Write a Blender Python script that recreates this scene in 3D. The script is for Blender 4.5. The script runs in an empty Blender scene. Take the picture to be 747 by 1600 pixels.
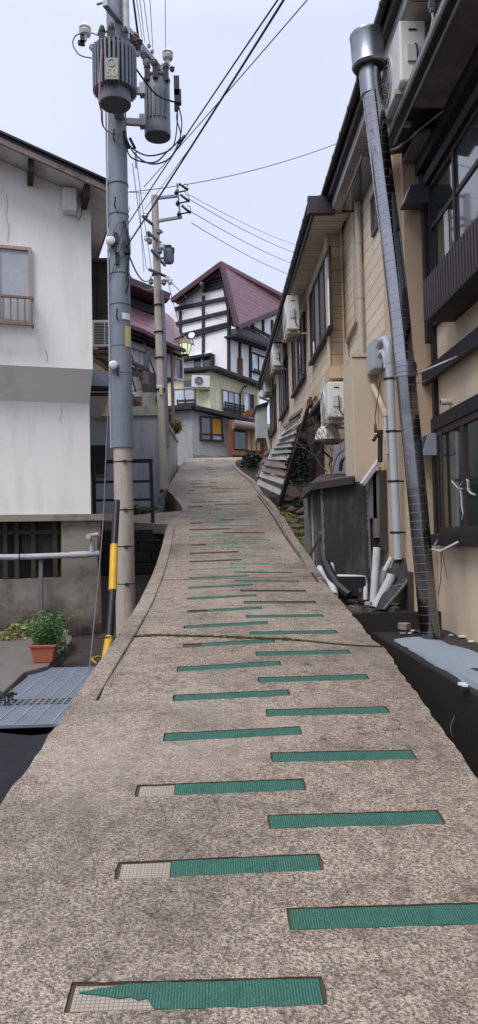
import bpy, bmesh, math, random
from mathutils import Vector, Matrix
random.seed(7)
PI = math.pi
V = Vector
sc = bpy.context.scene
COL = sc.collection

# ------------------------------------------------------------------ camera
F = 1160.0; CX, CY = 373.5, 800.0
def camdir(px, py): return V((px-CX, py-CY, F))          # x right, y down, z forward
wy = camdir(335, 842).normalized()
h2 = camdir(435, 839.9).normalized()
wz = wy.cross(h2).normalized()
if wz.y > 0: wz = -wz
wx = wy.cross(wz).normalized()
R_ = Matrix((wx, wy, wz))                                 # camera coords -> world
def ray(px, py): return R_ @ camdir(px, py)
def at(px, py, Y):
    r = ray(px, py); return r*(Y/r.y)
def atX(px, py, X):
    r = ray(px, py); return r*(X/r.x)
def atZ(px, py, Z):
    r = ray(px, py); return r*(Z/r.z)
cd = bpy.data.cameras.new('camera'); cam = bpy.data.objects.new('camera', cd); COL.objects.link(cam)
cr = R_ @ V((1,0,0)); cu = R_ @ V((0,-1,0)); cb = R_ @ V((0,0,-1))
cam.matrix_world = Matrix(((cr.x,cu.x,cb.x,0),(cr.y,cu.y,cb.y,0),(cr.z,cu.z,cb.z,0),(0,0,0,1)))
cd.sensor_fit = 'HORIZONTAL'; cd.sensor_width = 36; cd.lens = 36*F/747
cd.clip_start = .05; cd.clip_end = 3000
sc.camera = cam

# ------------------------------------------------------------------ materials
def node(nt, t, **kw):
    n = nt.nodes.new(t)
    for k, v in kw.items():
        if k.startswith('i_'): n.inputs[k[2:]].default_value = v
        else: setattr(n, k, v)
    return n
def c4(c): return (c[0], c[1], c[2], 1)
def base_mat(name, rough=.8, metal=0, spec=.5):
    m = bpy.data.materials.new(name); m.use_nodes = True
    nt = m.node_tree; b = nt.nodes['Principled BSDF']
    b.inputs['Roughness'].default_value = rough; b.inputs['Metallic'].default_value = metal
    b.inputs['Specular IOR Level'].default_value = spec
    return m, nt, b
def mixc(nt, fac, a, b):
    n = nt.nodes.new('ShaderNodeMix'); n.data_type = 'RGBA'
    for i, s in ((0, fac), (6, a), (7, b)):
        if isinstance(s, (int, float)): n.inputs[i].default_value = s
        elif isinstance(s, tuple): n.inputs[i].default_value = c4(s)
        else: nt.links.new(s, n.inputs[i])
    return n.outputs[2]
def ramp(nt, src, p0, p1):
    n = nt.nodes.new('ShaderNodeMapRange'); n.inputs[1].default_value = p0; n.inputs[2].default_value = p1
    nt.links.new(src, n.inputs[0]); return n.outputs[0]
def coords(nt, sx=1, sy=1, sz=1, rot=(0,0,0)):
    tc = nt.nodes.new('ShaderNodeTexCoord'); mp = nt.nodes.new('ShaderNodeMapping')
    mp.inputs['Scale'].default_value = (sx, sy, sz); mp.inputs['Rotation'].default_value = rot
    nt.links.new(tc.outputs['Object'], mp.inputs[0]); return mp.outputs[0]
def noise(nt, vec, scale, detail=4, rough=.6):
    n = nt.nodes.new('ShaderNodeTexNoise'); n.inputs['Scale'].default_value = scale
    n.inputs['Detail'].default_value = detail; n.inputs['Roughness'].default_value = rough
    nt.links.new(vec, n.inputs['Vector']); return n.outputs['Fac']
def bump(nt, b, h, strength=.3, dist=.01):
    n = nt.nodes.new('ShaderNodeBump'); n.inputs['Strength'].default_value = strength
    n.inputs['Distance'].default_value = dist
    nt.links.new(h, n.inputs['Height']); nt.links.new(n.outputs[0], b.inputs['Normal'])
def mat(name, col, rough=.8, metal=0, var=.2, dirt=None, dfac=.5, scale=3, fine=60, bs=.25, bd=.004, spec=.4, streak=False):
    """plain weathered surface: fine mottling, larger patches, optional dirt colour in blotches or streaks"""
    m, nt, b = base_mat(name, rough, metal, spec)
    v = coords(nt)
    n1 = noise(nt, v, fine, 3); n2 = noise(nt, v, scale, 5)
    dk = tuple(c*(1-var) for c in col); lt = tuple(min(1, c*(1+var)) for c in col)
    c = mixc(nt, ramp(nt, n2, .3, .7), dk, lt)
    c = mixc(nt, ramp(nt, n1, .25, .75), tuple(x*(1-var*.6) for x in col), c)
    if dirt:
        vs = coords(nt, 1, 1, .18) if streak else v
        n3 = noise(nt, vs, scale*(2.2 if streak else .8), 6, .7)
        f = ramp(nt, n3, .5, .72)
        mm = nt.nodes.new('ShaderNodeMath'); mm.operation = 'MULTIPLY'; mm.inputs[1].default_value = dfac
        nt.links.new(f, mm.inputs[0]); c = mixc(nt, mm.outputs[0], c, dirt)
    nt.links.new(c, b.inputs['Base Color'])
    rr = ramp(nt, n2, 0, 1); 
    if bs: bump(nt, b, n1, bs, bd)
    return m
def glass_mat(name, col, rough=.06, var=.3):
    m, nt, b = base_mat(name, rough, 0, .9)
    v = coords(nt); n = noise(nt, v, 1.4, 2)
    nt.links.new(mixc(nt, ramp(nt, n, .35, .65), tuple(c*(1-var) for c in col), tuple(c*(1+var) for c in col)), b.inputs['Base Color'])
    b.inputs['Coat Weight'].default_value = .5; b.inputs['Coat Roughness'].default_value = .03
    return m
def line_mat(name, col, linecol, period, axis='Z', width=.06, rough=.75, var=.12, phase=0., vper=None, bs=.5, dirt=None):
    """boards / tiles: dark joint every `period` metres along an axis; vper = joints along the other axis too"""
    m, nt, b = base_mat(name, rough, 0, .35)
    tc = nt.nodes.new('ShaderNodeTexCoord'); sp = nt.nodes.new('ShaderNodeSeparateXYZ')
    nt.links.new(tc.outputs['Object'], sp.inputs[0])
    def joint(ax, per, w, ph):
        a = nt.nodes.new('ShaderNodeMath'); a.operation = 'DIVIDE'; a.inputs[1].default_value = per
        nt.links.new(sp.outputs[ax], a.inputs[0])
        s = nt.nodes.new('ShaderNodeMath'); s.operation = 'ADD'; s.inputs[1].default_value = 100+ph
        nt.links.new(a.outputs[0], s.inputs[0])
        f = nt.nodes.new('ShaderNodeMath'); f.operation = 'FRACT'; nt.links.new(s.outputs[0], f.inputs[0])
        g = nt.nodes.new('ShaderNodeMath'); g.operation = 'LESS_THAN'; g.inputs[1].default_value = w
        nt.links.new(f.outputs[0], g.inputs[0]); 
        fl = nt.nodes.new('ShaderNodeMath'); fl.operation = 'FLOOR'; nt.links.new(s.outputs[0], fl.inputs[0])
        return g.outputs[0], fl.outputs[0], f.outputs[0]
    g, fl, fr = joint(axis, period, width, phase)
    wn = nt.nodes.new('ShaderNodeTexWhiteNoise'); wn.noise_dimensions = '1D'; nt.links.new(fl, wn.inputs['W'])
    v = coords(nt); n = noise(nt, v, 2.5, 5)
    c = mixc(nt, ramp(nt, n, .3, .7), tuple(x*(1-var) for x in col), tuple(x*(1+var) for x in col))
    c = mixc(nt, wn.outputs[0], c, mixc(nt, .5, c, tuple(x*(1-var*1.5) for x in col)))
    if dirt: c = mixc(nt, ramp(nt, noise(nt, v, 4, 6, .7), .52, .75), c, dirt)
    if vper:
        g2, _, _ = joint(vper[0], vper[1], vper[2], 0)
        mx = nt.nodes.new('ShaderNodeMath'); mx.operation = 'MAXIMUM'; nt.links.new(g, mx.inputs[0]); nt.links.new(g2, mx.inputs[1]); g = mx.outputs[0]
    nt.links.new(mixc(nt, g, c, linecol), b.inputs['Base Color'])
    iv = nt.nodes.new('ShaderNodeMath'); iv.operation = 'SUBTRACT'; iv.inputs[0].default_value = 1; nt.links.new(g, iv.inputs[1])
    bump(nt, b, iv.outputs[0], bs, .01)
    return m

# exposed-aggregate concrete of the ramp
def aggregate(name, tint=1.0, mossy=False):
    m, nt, b = base_mat(name, .8, 0, .35)
    v = coords(nt)
    def vor(scale):
        n = nt.nodes.new('ShaderNodeTexVoronoi'); n.inputs['Scale'].default_value = scale
        nt.links.new(v, n.inputs['Vector']); s = nt.nodes.new('ShaderNodeSeparateColor'); nt.links.new(n.outputs['Color'], s.inputs[0])
        return s.outputs[0], s.outputs[1], n.outputs['Distance']
    a, a2, d = vor(135); e, e2, d2 = vor(260)
    t = tint
    c = mixc(nt, ramp(nt, a, .0, 1), (.09*t,.065*t,.046*t), (.54*t,.42*t,.31*t))
    c = mixc(nt, ramp(nt, a2, .70, .76), c, (.035,.027,.021))
    c = mixc(nt, ramp(nt, e, .0, 1), mixc(nt, .4, c, (.12,.1,.085)), mixc(nt, .35, c, (.56*t,.47*t,.38*t)))
    n = noise(nt, v, 1.1, 6, .65); n2 = noise(nt, v, 9, 6, .75); n3 = noise(nt, v, .45, 3)
    c = mixc(nt, ramp(nt, n2, .46, .74), c, mixc(nt, .75, c, (.05,.036,.026)))
    f = nt.nodes.new('ShaderNodeMath'); f.operation = 'MULTIPLY'; f.inputs[1].default_value = .5
    nt.links.new(ramp(nt, n, .47, .66), f.inputs[0])
    c = mixc(nt, f.outputs[0], c, (.06,.047,.04))
    # hairline cracks
    vd = nt.nodes.new('ShaderNodeVectorMath'); vd.operation = 'MULTIPLY_ADD'
    nn = nt.nodes.new('ShaderNodeTexNoise'); nn.inputs['Scale'].default_value = 3; nn.inputs['Detail'].default_value = 5; nt.links.new(v, nn.inputs['Vector'])
    nt.links.new(nn.outputs['Color'], vd.inputs[0]); vd.inputs[1].default_value = (.5,.5,.5); nt.links.new(v, vd.inputs[2])
    ck = nt.nodes.new('ShaderNodeTexVoronoi'); ck.feature = 'DISTANCE_TO_EDGE'; ck.inputs['Scale'].default_value = .45; nt.links.new(vd.outputs[0], ck.inputs['Vector'])
    cf = nt.nodes.new('ShaderNodeMath'); cf.operation = 'MULTIPLY'; nt.links.new(ramp(nt, ck.outputs['Distance'], .004, .0), cf.inputs[0]); nt.links.new(ramp(nt, n2, .4, .6), cf.inputs[1])
    c = mixc(nt, cf.outputs[0], c, (.05,.04,.033))
    f = nt.nodes.new('ShaderNodeMath'); f.operation = 'MULTIPLY'; f.inputs[1].default_value = .3
    nt.links.new(ramp(nt, n3, .5, .62), f.inputs[0]); c = mixc(nt, f.outputs[0], c, (.42,.35,.29))
    if mossy: c = mixc(nt, ramp(nt, noise(nt, v, 3, 5, .7), .5, .6), c, (.07,.09,.02))
    nt.links.new(c, b.inputs['Base Color'])
    h = nt.nodes.new('ShaderNodeMath'); h.operation = 'ADD'; nt.links.new(d, h.inputs[0]); nt.links.new(n2, h.inputs[1])
    bump(nt, b, h.outputs[0], .7, .005)
    return m
M = {}
M['ramp'] = aggregate('exposed_aggregate', .98)
M['kerb'] = mat('kerb_concrete', (.25,.21,.18), .9, dirt=(.07,.065,.05), dfac=.7, fine=90, scale=4, bs=.6)
M['kerb_moss'] = mat('mossy_kerb', (.24,.2,.17), .9, dirt=(.1,.11,.02), dfac=.9, fine=90, scale=3.5, bs=.6)
M['ground'] = mat('earth', (.045,.037,.028), .95, dirt=(.02,.022,.01), fine=30, scale=3, bs=.8, bd=.02)
M['ditch'] = mat('wet_earth', (.035,.020,.013), .6, dirt=(.012,.01,.008), fine=40, scale=4, bs=.8, bd=.02)
M['slab'] = mat('old_slab', (.15,.13,.112), .9, dirt=(.04,.04,.03), fine=60, scale=2.5, bs=.4)
M['slotdirt'] = mat('slot_dirt', (.075,.055,.038), .95, var=.4, dirt=(.06,.075,.02), dfac=.7, fine=60, scale=6, bs=.5)
M['mossstone'] = mat('black_mossy_stone', (.022,.02,.017), .9, dirt=(.03,.04,.012), fine=40, scale=3, bs=.6)
M['darkconc'] = mat('dark_concrete', (.06,.055,.048), .9, dirt=(.025,.03,.015), fine=40, scale=3, bs=.6)
M['moss'] = mat('moss', (.11,.12,.025), 1, var=.4, dirt=(.05,.07,.01), fine=120, scale=12, bs=.9, bd=.01)
M['baseconc'] = mat('foundation_concrete', (.3,.265,.22), .9, var=.18, dirt=(.035,.028,.02), dfac=.85, fine=70, scale=1.3, bs=.4)
M['stucco'] = mat('white_stucco', (.84,.82,.785), .9, var=.04, dirt=(.55,.52,.48), dfac=.5, fine=45, scale=.8, bs=.35, bd=.006, streak=True)
M['soffit_w'] = mat('aged_soffit', (.60,.58,.58), .9, var=.08, dirt=(.3,.22,.16), dfac=.6, fine=20, scale=2, bs=.1)
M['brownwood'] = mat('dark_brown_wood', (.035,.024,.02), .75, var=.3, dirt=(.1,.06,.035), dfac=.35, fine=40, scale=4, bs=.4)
M['fasciawood'] = mat('weathered_fascia', (.30,.22,.20), .85, var=.25, dirt=(.04,.025,.02), dfac=.9, fine=30, scale=3, bs=.4)
M['black'] = mat('black_paint', (.012,.012,.014), .5, var=.2, fine=30, bs=.1)
M['blackroof'] = mat('black_roof_metal', (.02,.021,.026), .45, var=.2, fine=30, bs=.1)
M['bluegrey'] = mat('blue_grey_sheath', (.175,.205,.24), .5, var=.14, dirt=(.25,.3,.34), dfac=.5, fine=50, scale=2.5, bs=.15, spec=.4, streak=True)
M['polegrey'] = mat('grey_pole', (.2,.22,.25), .6, var=.1, fine=60, scale=3, bs=.15)
M['poleconc'] = mat('pole_concrete', (.40,.355,.31), .85, var=.1, dirt=(.16,.13,.11), dfac=.5, fine=80, scale=3, bs=.3, streak=True)
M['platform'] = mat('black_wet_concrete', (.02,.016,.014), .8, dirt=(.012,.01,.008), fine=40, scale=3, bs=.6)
M['trafo'] = mat('transformer_grey', (.15,.165,.195), .5, var=.08, fine=20, bs=.05)
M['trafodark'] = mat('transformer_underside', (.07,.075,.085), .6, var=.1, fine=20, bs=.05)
M['steel'] = mat('galvanised_steel', (.28,.30,.32), .45, metal=.6, var=.15, fine=40, bs=.1)
M['ceramic'] = mat('porcelain', (.62,.60,.60), .25, var=.08, bs=0)
M['brownceramic'] = mat('red_brown_porcelain', (.28,.16,.14), .3, var=.1, bs=0)
M['cable'] = mat('black_cable', (.012,.013,.016), .6, var=.1, bs=0)
M['wire'] = mat('grey_wire', (.12,.13,.15), .6, var=.1, bs=0)
M['wireblue'] = mat('teal_lead', (.03,.06,.07), .6, var=.1, bs=0)
M['pink'] = mat('pink_lead', (.45,.2,.2), .6, var=.1, bs=0)
M['yellow'] = mat('yellow_guard', (.62,.34,.02), .55, var=.1, dirt=(.25,.14,.03), dfac=.4, fine=30, scale=5, bs=.1)
M['plateyellow'] = mat('faded_yellow_lettering', (.55,.47,.22), .7, var=.1, bs=0)
M['plategrey'] = mat('grey_plate', (.30,.31,.33), .7, var=.1, bs=0)
M['white'] = mat('white_enamel', (.66,.66,.64), .45, var=.04, dirt=(.4,.36,.28), dfac=.3, fine=12, scale=4, bs=.03)
M['whitegrille'] = mat('grille_plastic', (.5,.5,.5), .5, var=.05, bs=0)
M['darkgrille'] = mat('dark_louvre', (.035,.036,.04), .6, var=.1, bs=0)
M['pvc'] = mat('white_pvc', (.46,.46,.47), .5, var=.14, dirt=(.16,.14,.12), dfac=.75, fine=12, scale=5, bs=.03, spec=.5)
M['greypvc'] = mat('grey_conduit', (.38,.41,.46), .5, var=.06, dirt=(.25,.25,.25), dfac=.3, fine=12, scale=4, bs=.03)
M['greybox'] = mat('grey_cabinet_paint', (.35,.38,.43), .5, var=.05, dirt=(.25,.25,.25), dfac=.3, fine=12, bs=.03)
M['beigepipe'] = mat('beige_downpipe', (.40,.36,.29), .6, var=.08, dirt=(.25,.2,.14), dfac=.4, fine=15, bs=.05)
M['plaster'] = mat('ochre_plaster', (.52,.395,.275), .92, var=.09, dirt=(.27,.17,.10), dfac=.35, fine=70, scale=1.1, bs=.45, bd=.006, streak=True)
M['plaster_l'] = mat('cream_plaster', (.60,.485,.36), .92, var=.06, dirt=(.32,.24,.17), dfac=.3, fine=80, scale=1.2, bs=.45, bd=.006)
M['column'] = mat('cream_pilaster_plaster', (.50,.42,.31), .9, var=.07, dirt=(.28,.2,.12), dfac=.45, fine=50, scale=1.2, bs=.2, streak=True)
M['siding'] = line_mat('beige_siding', (.64,.53,.41), (.13,.1,.075), .2, 'Z', .055, var=.08)
M['sidingblock'] = line_mat('tan_block_siding', (.52,.405,.28), (.2,.14,.09), .2, 'Z', .05, var=.07, vper=('X', .2, .03))
M['soffit_b'] = line_mat('panelled_soffit', (.5,.46,.4), (.06,.055,.05), .30, 'Y', .045, var=.08, bs=.2)
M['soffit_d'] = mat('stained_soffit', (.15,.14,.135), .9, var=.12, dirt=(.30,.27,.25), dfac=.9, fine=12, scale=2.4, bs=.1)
M['gutter'] = mat('dark_gutter', (.028,.024,.028), .4, var=.15, fine=20, bs=.05)
M['gutterpale'] = mat('pale_gutter_trim', (.42,.42,.43), .45, var=.15, dirt=(.1,.1,.1), dfac=.5, fine=20, scale=5, bs=.05)
M['chimney'] = mat('stainless_flue', (.36,.36,.38), .08, metal=1, var=.08, dirt=(.22,.2,.19), dfac=.5, fine=15, scale=2.2, bs=.05)
M['chimneysoot'] = mat('sooty_flue', (.24,.235,.24), .16, metal=1, var=.25, dirt=(.06,.055,.055), dfac=.8, fine=15, scale=2, bs=.05)
M['chimneycap'] = mat('brushed_cap', (.30,.31,.34), .35, metal=.9, var=.08, dirt=(.15,.14,.14), dfac=.5, fine=30, scale=3, bs=.05)
M['timber'] = mat('black_timber', (.014,.012,.015), .6, var=.3, fine=40, scale=6, bs=.3)
M['purplebrown'] = mat('purple_brown_metal', (.045,.03,.038), .45, var=.15, fine=20, bs=.05)
M['mulch'] = mat('dark_debris_ground', (.05,.037,.03), .95, var=.35, dirt=(.02,.015,.012), fine=30, scale=8, bs=.9, bd=.02)
M['bluemat'] = mat('pale_blue_matting', (.23,.27,.30), .9, var=.1, dirt=(.17,.20,.22), dfac=.5, fine=90, scale=2, bs=.3)
M['boardblack'] = mat('black_mould_board', (.028,.028,.03), .8, var=.3, dirt=(.12,.12,.125), dfac=.6, streak=True, fine=25, scale=3.2, bs=.3)
M['greywood'] = mat('weathered_grey_wood', (.16,.15,.15), .9, var=.25, dirt=(.06,.05,.045), dfac=.6, fine=30, scale=5, bs=.5, streak=True)
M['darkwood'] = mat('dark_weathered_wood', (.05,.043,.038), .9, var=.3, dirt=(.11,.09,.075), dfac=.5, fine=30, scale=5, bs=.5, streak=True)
M['slat'] = mat('whitewashed_slat', (.44,.43,.45), .85, var=.15, dirt=(.2,.16,.13), dfac=.6, fine=30, scale=5, bs=.4)
M['greenslat'] = mat('algae_slat', (.36,.37,.33), .9, var=.15, dirt=(.12,.16,.04), dfac=.9, fine=30, scale=8, bs=.4)
M['brownslat'] = mat('bare_wood_slat', (.27,.22,.19), .9, var=.2, dirt=(.1,.07,.05), dfac=.6, fine=30, scale=6, bs=.4)
M['rock'] = mat('mossy_rock', (.13,.105,.08), .95, var=.25, dirt=(.11,.12,.03), dfac=.8, fine=30, scale=6, bs=.8, bd=.02)
M['rockgrey'] = mat('grey_rock', (.16,.16,.165), .95, var=.25, dirt=(.06,.06,.06), dfac=.5, fine=30, scale=6, bs=.8, bd=.02)
M['rockred'] = mat('red_brown_rock', (.16,.055,.035), .9, var=.25, fine=30, scale=6, bs=.8, bd=.02)
M['leaf'] = mat('green_leaf', (.05,.14,.03), .6, var=.45, fine=20, scale=7, bs=0)
M['leafdark'] = mat('dark_leaf', (.014,.028,.012), .7, var=.4, fine=20, scale=7, bs=0)
M['leafyellow'] = mat('yellow_green_leaf', (.22,.24,.06), .6, var=.35, fine=20, scale=7, bs=0)
M['straw'] = mat('dry_fern', (.24,.19,.05), .8, var=.35, fine=20, scale=7, bs=0)
M['twig'] = mat('twig', (.13,.095,.085), .9, var=.3, fine=30, bs=.2)
M['terracotta'] = mat('terracotta_plastic', (.33,.09,.05), .55, var=.12, dirt=(.2,.08,.05), dfac=.4, fine=20, bs=.05)
M['soil'] = mat('potting_soil', (.03,.02,.015), .95, bs=.8)
M['redroof'] = line_mat('maroon_metal_roof', (.29,.145,.165), (.10,.045,.055), .22, 'Z', .09, rough=.42, var=.14, bs=.6)
M['redtrim'] = mat('maroon_trim', (.085,.035,.045), .5, var=.2, fine=20, bs=.05)
M['redunder'] = mat('rusty_eave_boards', (.13,.05,.025), .8, var=.35, fine=20, scale=3, bs=.2)
M['offwhite'] = mat('offwhite_infill', (.84,.84,.86), .9, var=.06, dirt=(.45,.44,.46), dfac=.4, fine=30, scale=1.2, bs=.1)
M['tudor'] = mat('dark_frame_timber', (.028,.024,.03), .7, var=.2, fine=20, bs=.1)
M['yellowwall'] = line_mat('pale_yellow_corrugate', (.76,.71,.48), (.64,.6,.4), .18, 'X', .2, var=.1, dirt=(.36,.31,.2))
M['greywall'] = mat('grey_rendered_wall', (.33,.33,.33), .9, var=.07, dirt=(.18,.18,.17), dfac=.5, fine=20, scale=.6, bs=.15, streak=True)
M['bluewall'] = mat('blue_grey_block_wall', (.33,.35,.39), .85, var=.08, dirt=(.11,.12,.14), dfac=.5, fine=20, scale=.9, bs=.2, streak=True)
M['concwall'] = mat('streaked_concrete_wall', (.32,.31,.29), .9, var=.1, dirt=(.08,.075,.06), dfac=.85, fine=20, scale=1.4, bs=.2, streak=True)
M['mossband'] = mat('orange_moss_stain', (.25,.21,.12), .95, var=.4, dirt=(.32,.31,.28), dfac=.9, fine=20, scale=3, bs=.3)
M['slate'] = line_mat('slate_blue_tiles', (.045,.055,.08), (.015,.018,.025), .16, 'Z', .12, rough=.55, var=.15)
M['cream'] = line_mat('cream_boards', (.45,.37,.23), (.25,.2,.12), .13, 'Z', .08, var=.08)
M['shutter'] = mat('grey_shutter', (.21,.215,.24), .6, var=.07, fine=20, bs=.05)
M['shutterbrown'] = mat('brown_shutter', (.12,.09,.085), .6, var=.1, fine=20, bs=.05)
M['paleframe'] = mat('aluminium_frame', (.42,.43,.45), .4, var=.05, bs=0)
M['darkframe'] = mat('dark_bronze_frame', (.035,.026,.026), .5, var=.2, bs=0)
M['pinkframe'] = mat('tan_window_frame', (.40,.31,.26), .6, var=.12, bs=0)
M['rail'] = mat('bronze_rail', (.22,.15,.12), .5, var=.15, bs=0)
M['glasssky'] = glass_mat('glass_with_painted_sky', (.56,.62,.70))  # reflected sky painted into the base colour
M['glassdark'] = glass_mat('dark_green_glass', (.018,.03,.028))
M['glasscurtain'] = glass_mat('curtained_glass', (.38,.42,.46), .15)
M['glassgrey'] = glass_mat('grey_glass', (.055,.062,.072))
M['skypane'] = mat('painted_sky_reflection_pane', (.62,.66,.72), .25, var=.08, fine=8, scale=2, bs=0)  # panes coloured pale in place of bright sky reflections; no blind there
M['curtain'] = mat('net_curtain', (.42,.45,.48), .9, var=.12, fine=8, scale=4, bs=.1, streak=True)
M['orange'] = mat('orange_board', (.50,.24,.03), .8, var=.1, dirt=(.35,.15,.02), dfac=.4, fine=12, scale=4, bs=.05)
M['beigeblind'] = mat('beige_blind', (.42,.35,.22), .8, var=.06, fine=12, bs=.05)
M['brownroll'] = mat('brown_shop_awning', (.24,.15,.13), .6, var=.15, fine=12, bs=.05)
M['redwood'] = mat('red_brown_wood', (.22,.09,.045), .7, var=.2, fine=20, bs=.1)
M['palegreen'] = mat('pale_green_metal', (.36,.41,.39), .5, var=.05, fine=20, bs=.03)
M['rust'] = mat('rusty_timber', (.16,.085,.055), .9, var=.4, fine=20, scale=6, bs=.3)
M['grate'] = mat('galvanised_tread_plate', (.19,.215,.26), .5, metal=.3, var=.12, dirt=(.11,.12,.15), dfac=.6, fine=130, scale=2.5, bs=.7)
M['gratehole'] = mat('grate_hole', (.01,.01,.012), .9, bs=0)
M['net'] = mat('black_netting', (.008,.009,.012), .8, var=.5, fine=160, bs=.6)
M['bed'] = line_mat('bare_adhesive_bed', (.36,.31,.25), (.2,.165,.13), .014, 'X', .22, var=.15, vper=('Y', .014, .22), bs=.8)
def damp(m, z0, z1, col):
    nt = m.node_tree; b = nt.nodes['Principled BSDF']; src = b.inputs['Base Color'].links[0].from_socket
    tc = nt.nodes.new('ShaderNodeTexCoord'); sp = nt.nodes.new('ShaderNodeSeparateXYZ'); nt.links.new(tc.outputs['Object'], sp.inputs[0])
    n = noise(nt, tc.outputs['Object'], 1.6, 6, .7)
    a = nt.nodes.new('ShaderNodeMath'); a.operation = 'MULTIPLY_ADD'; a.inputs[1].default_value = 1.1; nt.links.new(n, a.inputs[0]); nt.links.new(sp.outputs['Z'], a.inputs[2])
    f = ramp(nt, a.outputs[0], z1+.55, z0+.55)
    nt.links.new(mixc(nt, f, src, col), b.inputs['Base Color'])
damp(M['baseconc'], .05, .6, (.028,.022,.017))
def mat_green(name, g):
    m, nt, b = base_mat(name, .85, 0, .3)
    v = coords(nt)
    w = nt.nodes.new('ShaderNodeTexWave'); w.wave_type = 'BANDS'; w.bands_direction = 'X'
    w.inputs['Scale'].default_value = 34; w.inputs['Distortion'].default_value = .6; nt.links.new(v, w.inputs['Vector'])
    n = noise(nt, v, 14, 5, .7); n2 = noise(nt, v, 160, 2)
    c = mixc(nt, w.outputs['Fac'], tuple(x*.62 for x in g), tuple(x*1.2 for x in g))
    c = mixc(nt, ramp(nt, n, .52, .75), c, tuple(x*.6 for x in g))
    c = mixc(nt, ramp(nt, n2, .55, .8), c, tuple(min(1, x*1.9) for x in g))
    nt.links.new(c, b.inputs['Base Color']); bump(nt, b, w.outputs['Fac'], .7, .004)
    return m
M['green'] = mat_green('green_ribbed_rubber', (.040,.125,.092))
M['greenfaded'] = mat_green('faded_green_rubber', (.13,.25,.185))
M['greenworn'] = mat_green('worn_green_rubber', (.20,.28,.215))
def emit(name, col, st):
    m, nt, b = base_mat(name, .5); b.inputs['Base Color'].default_value = c4(col)
    b.inputs['Emission Color'].default_value = c4(col); b.inputs['Emission Strength'].default_value = st; return m
M['lamp'] = emit('green_lit_glass', (.6,.78,.42), .75)

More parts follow.
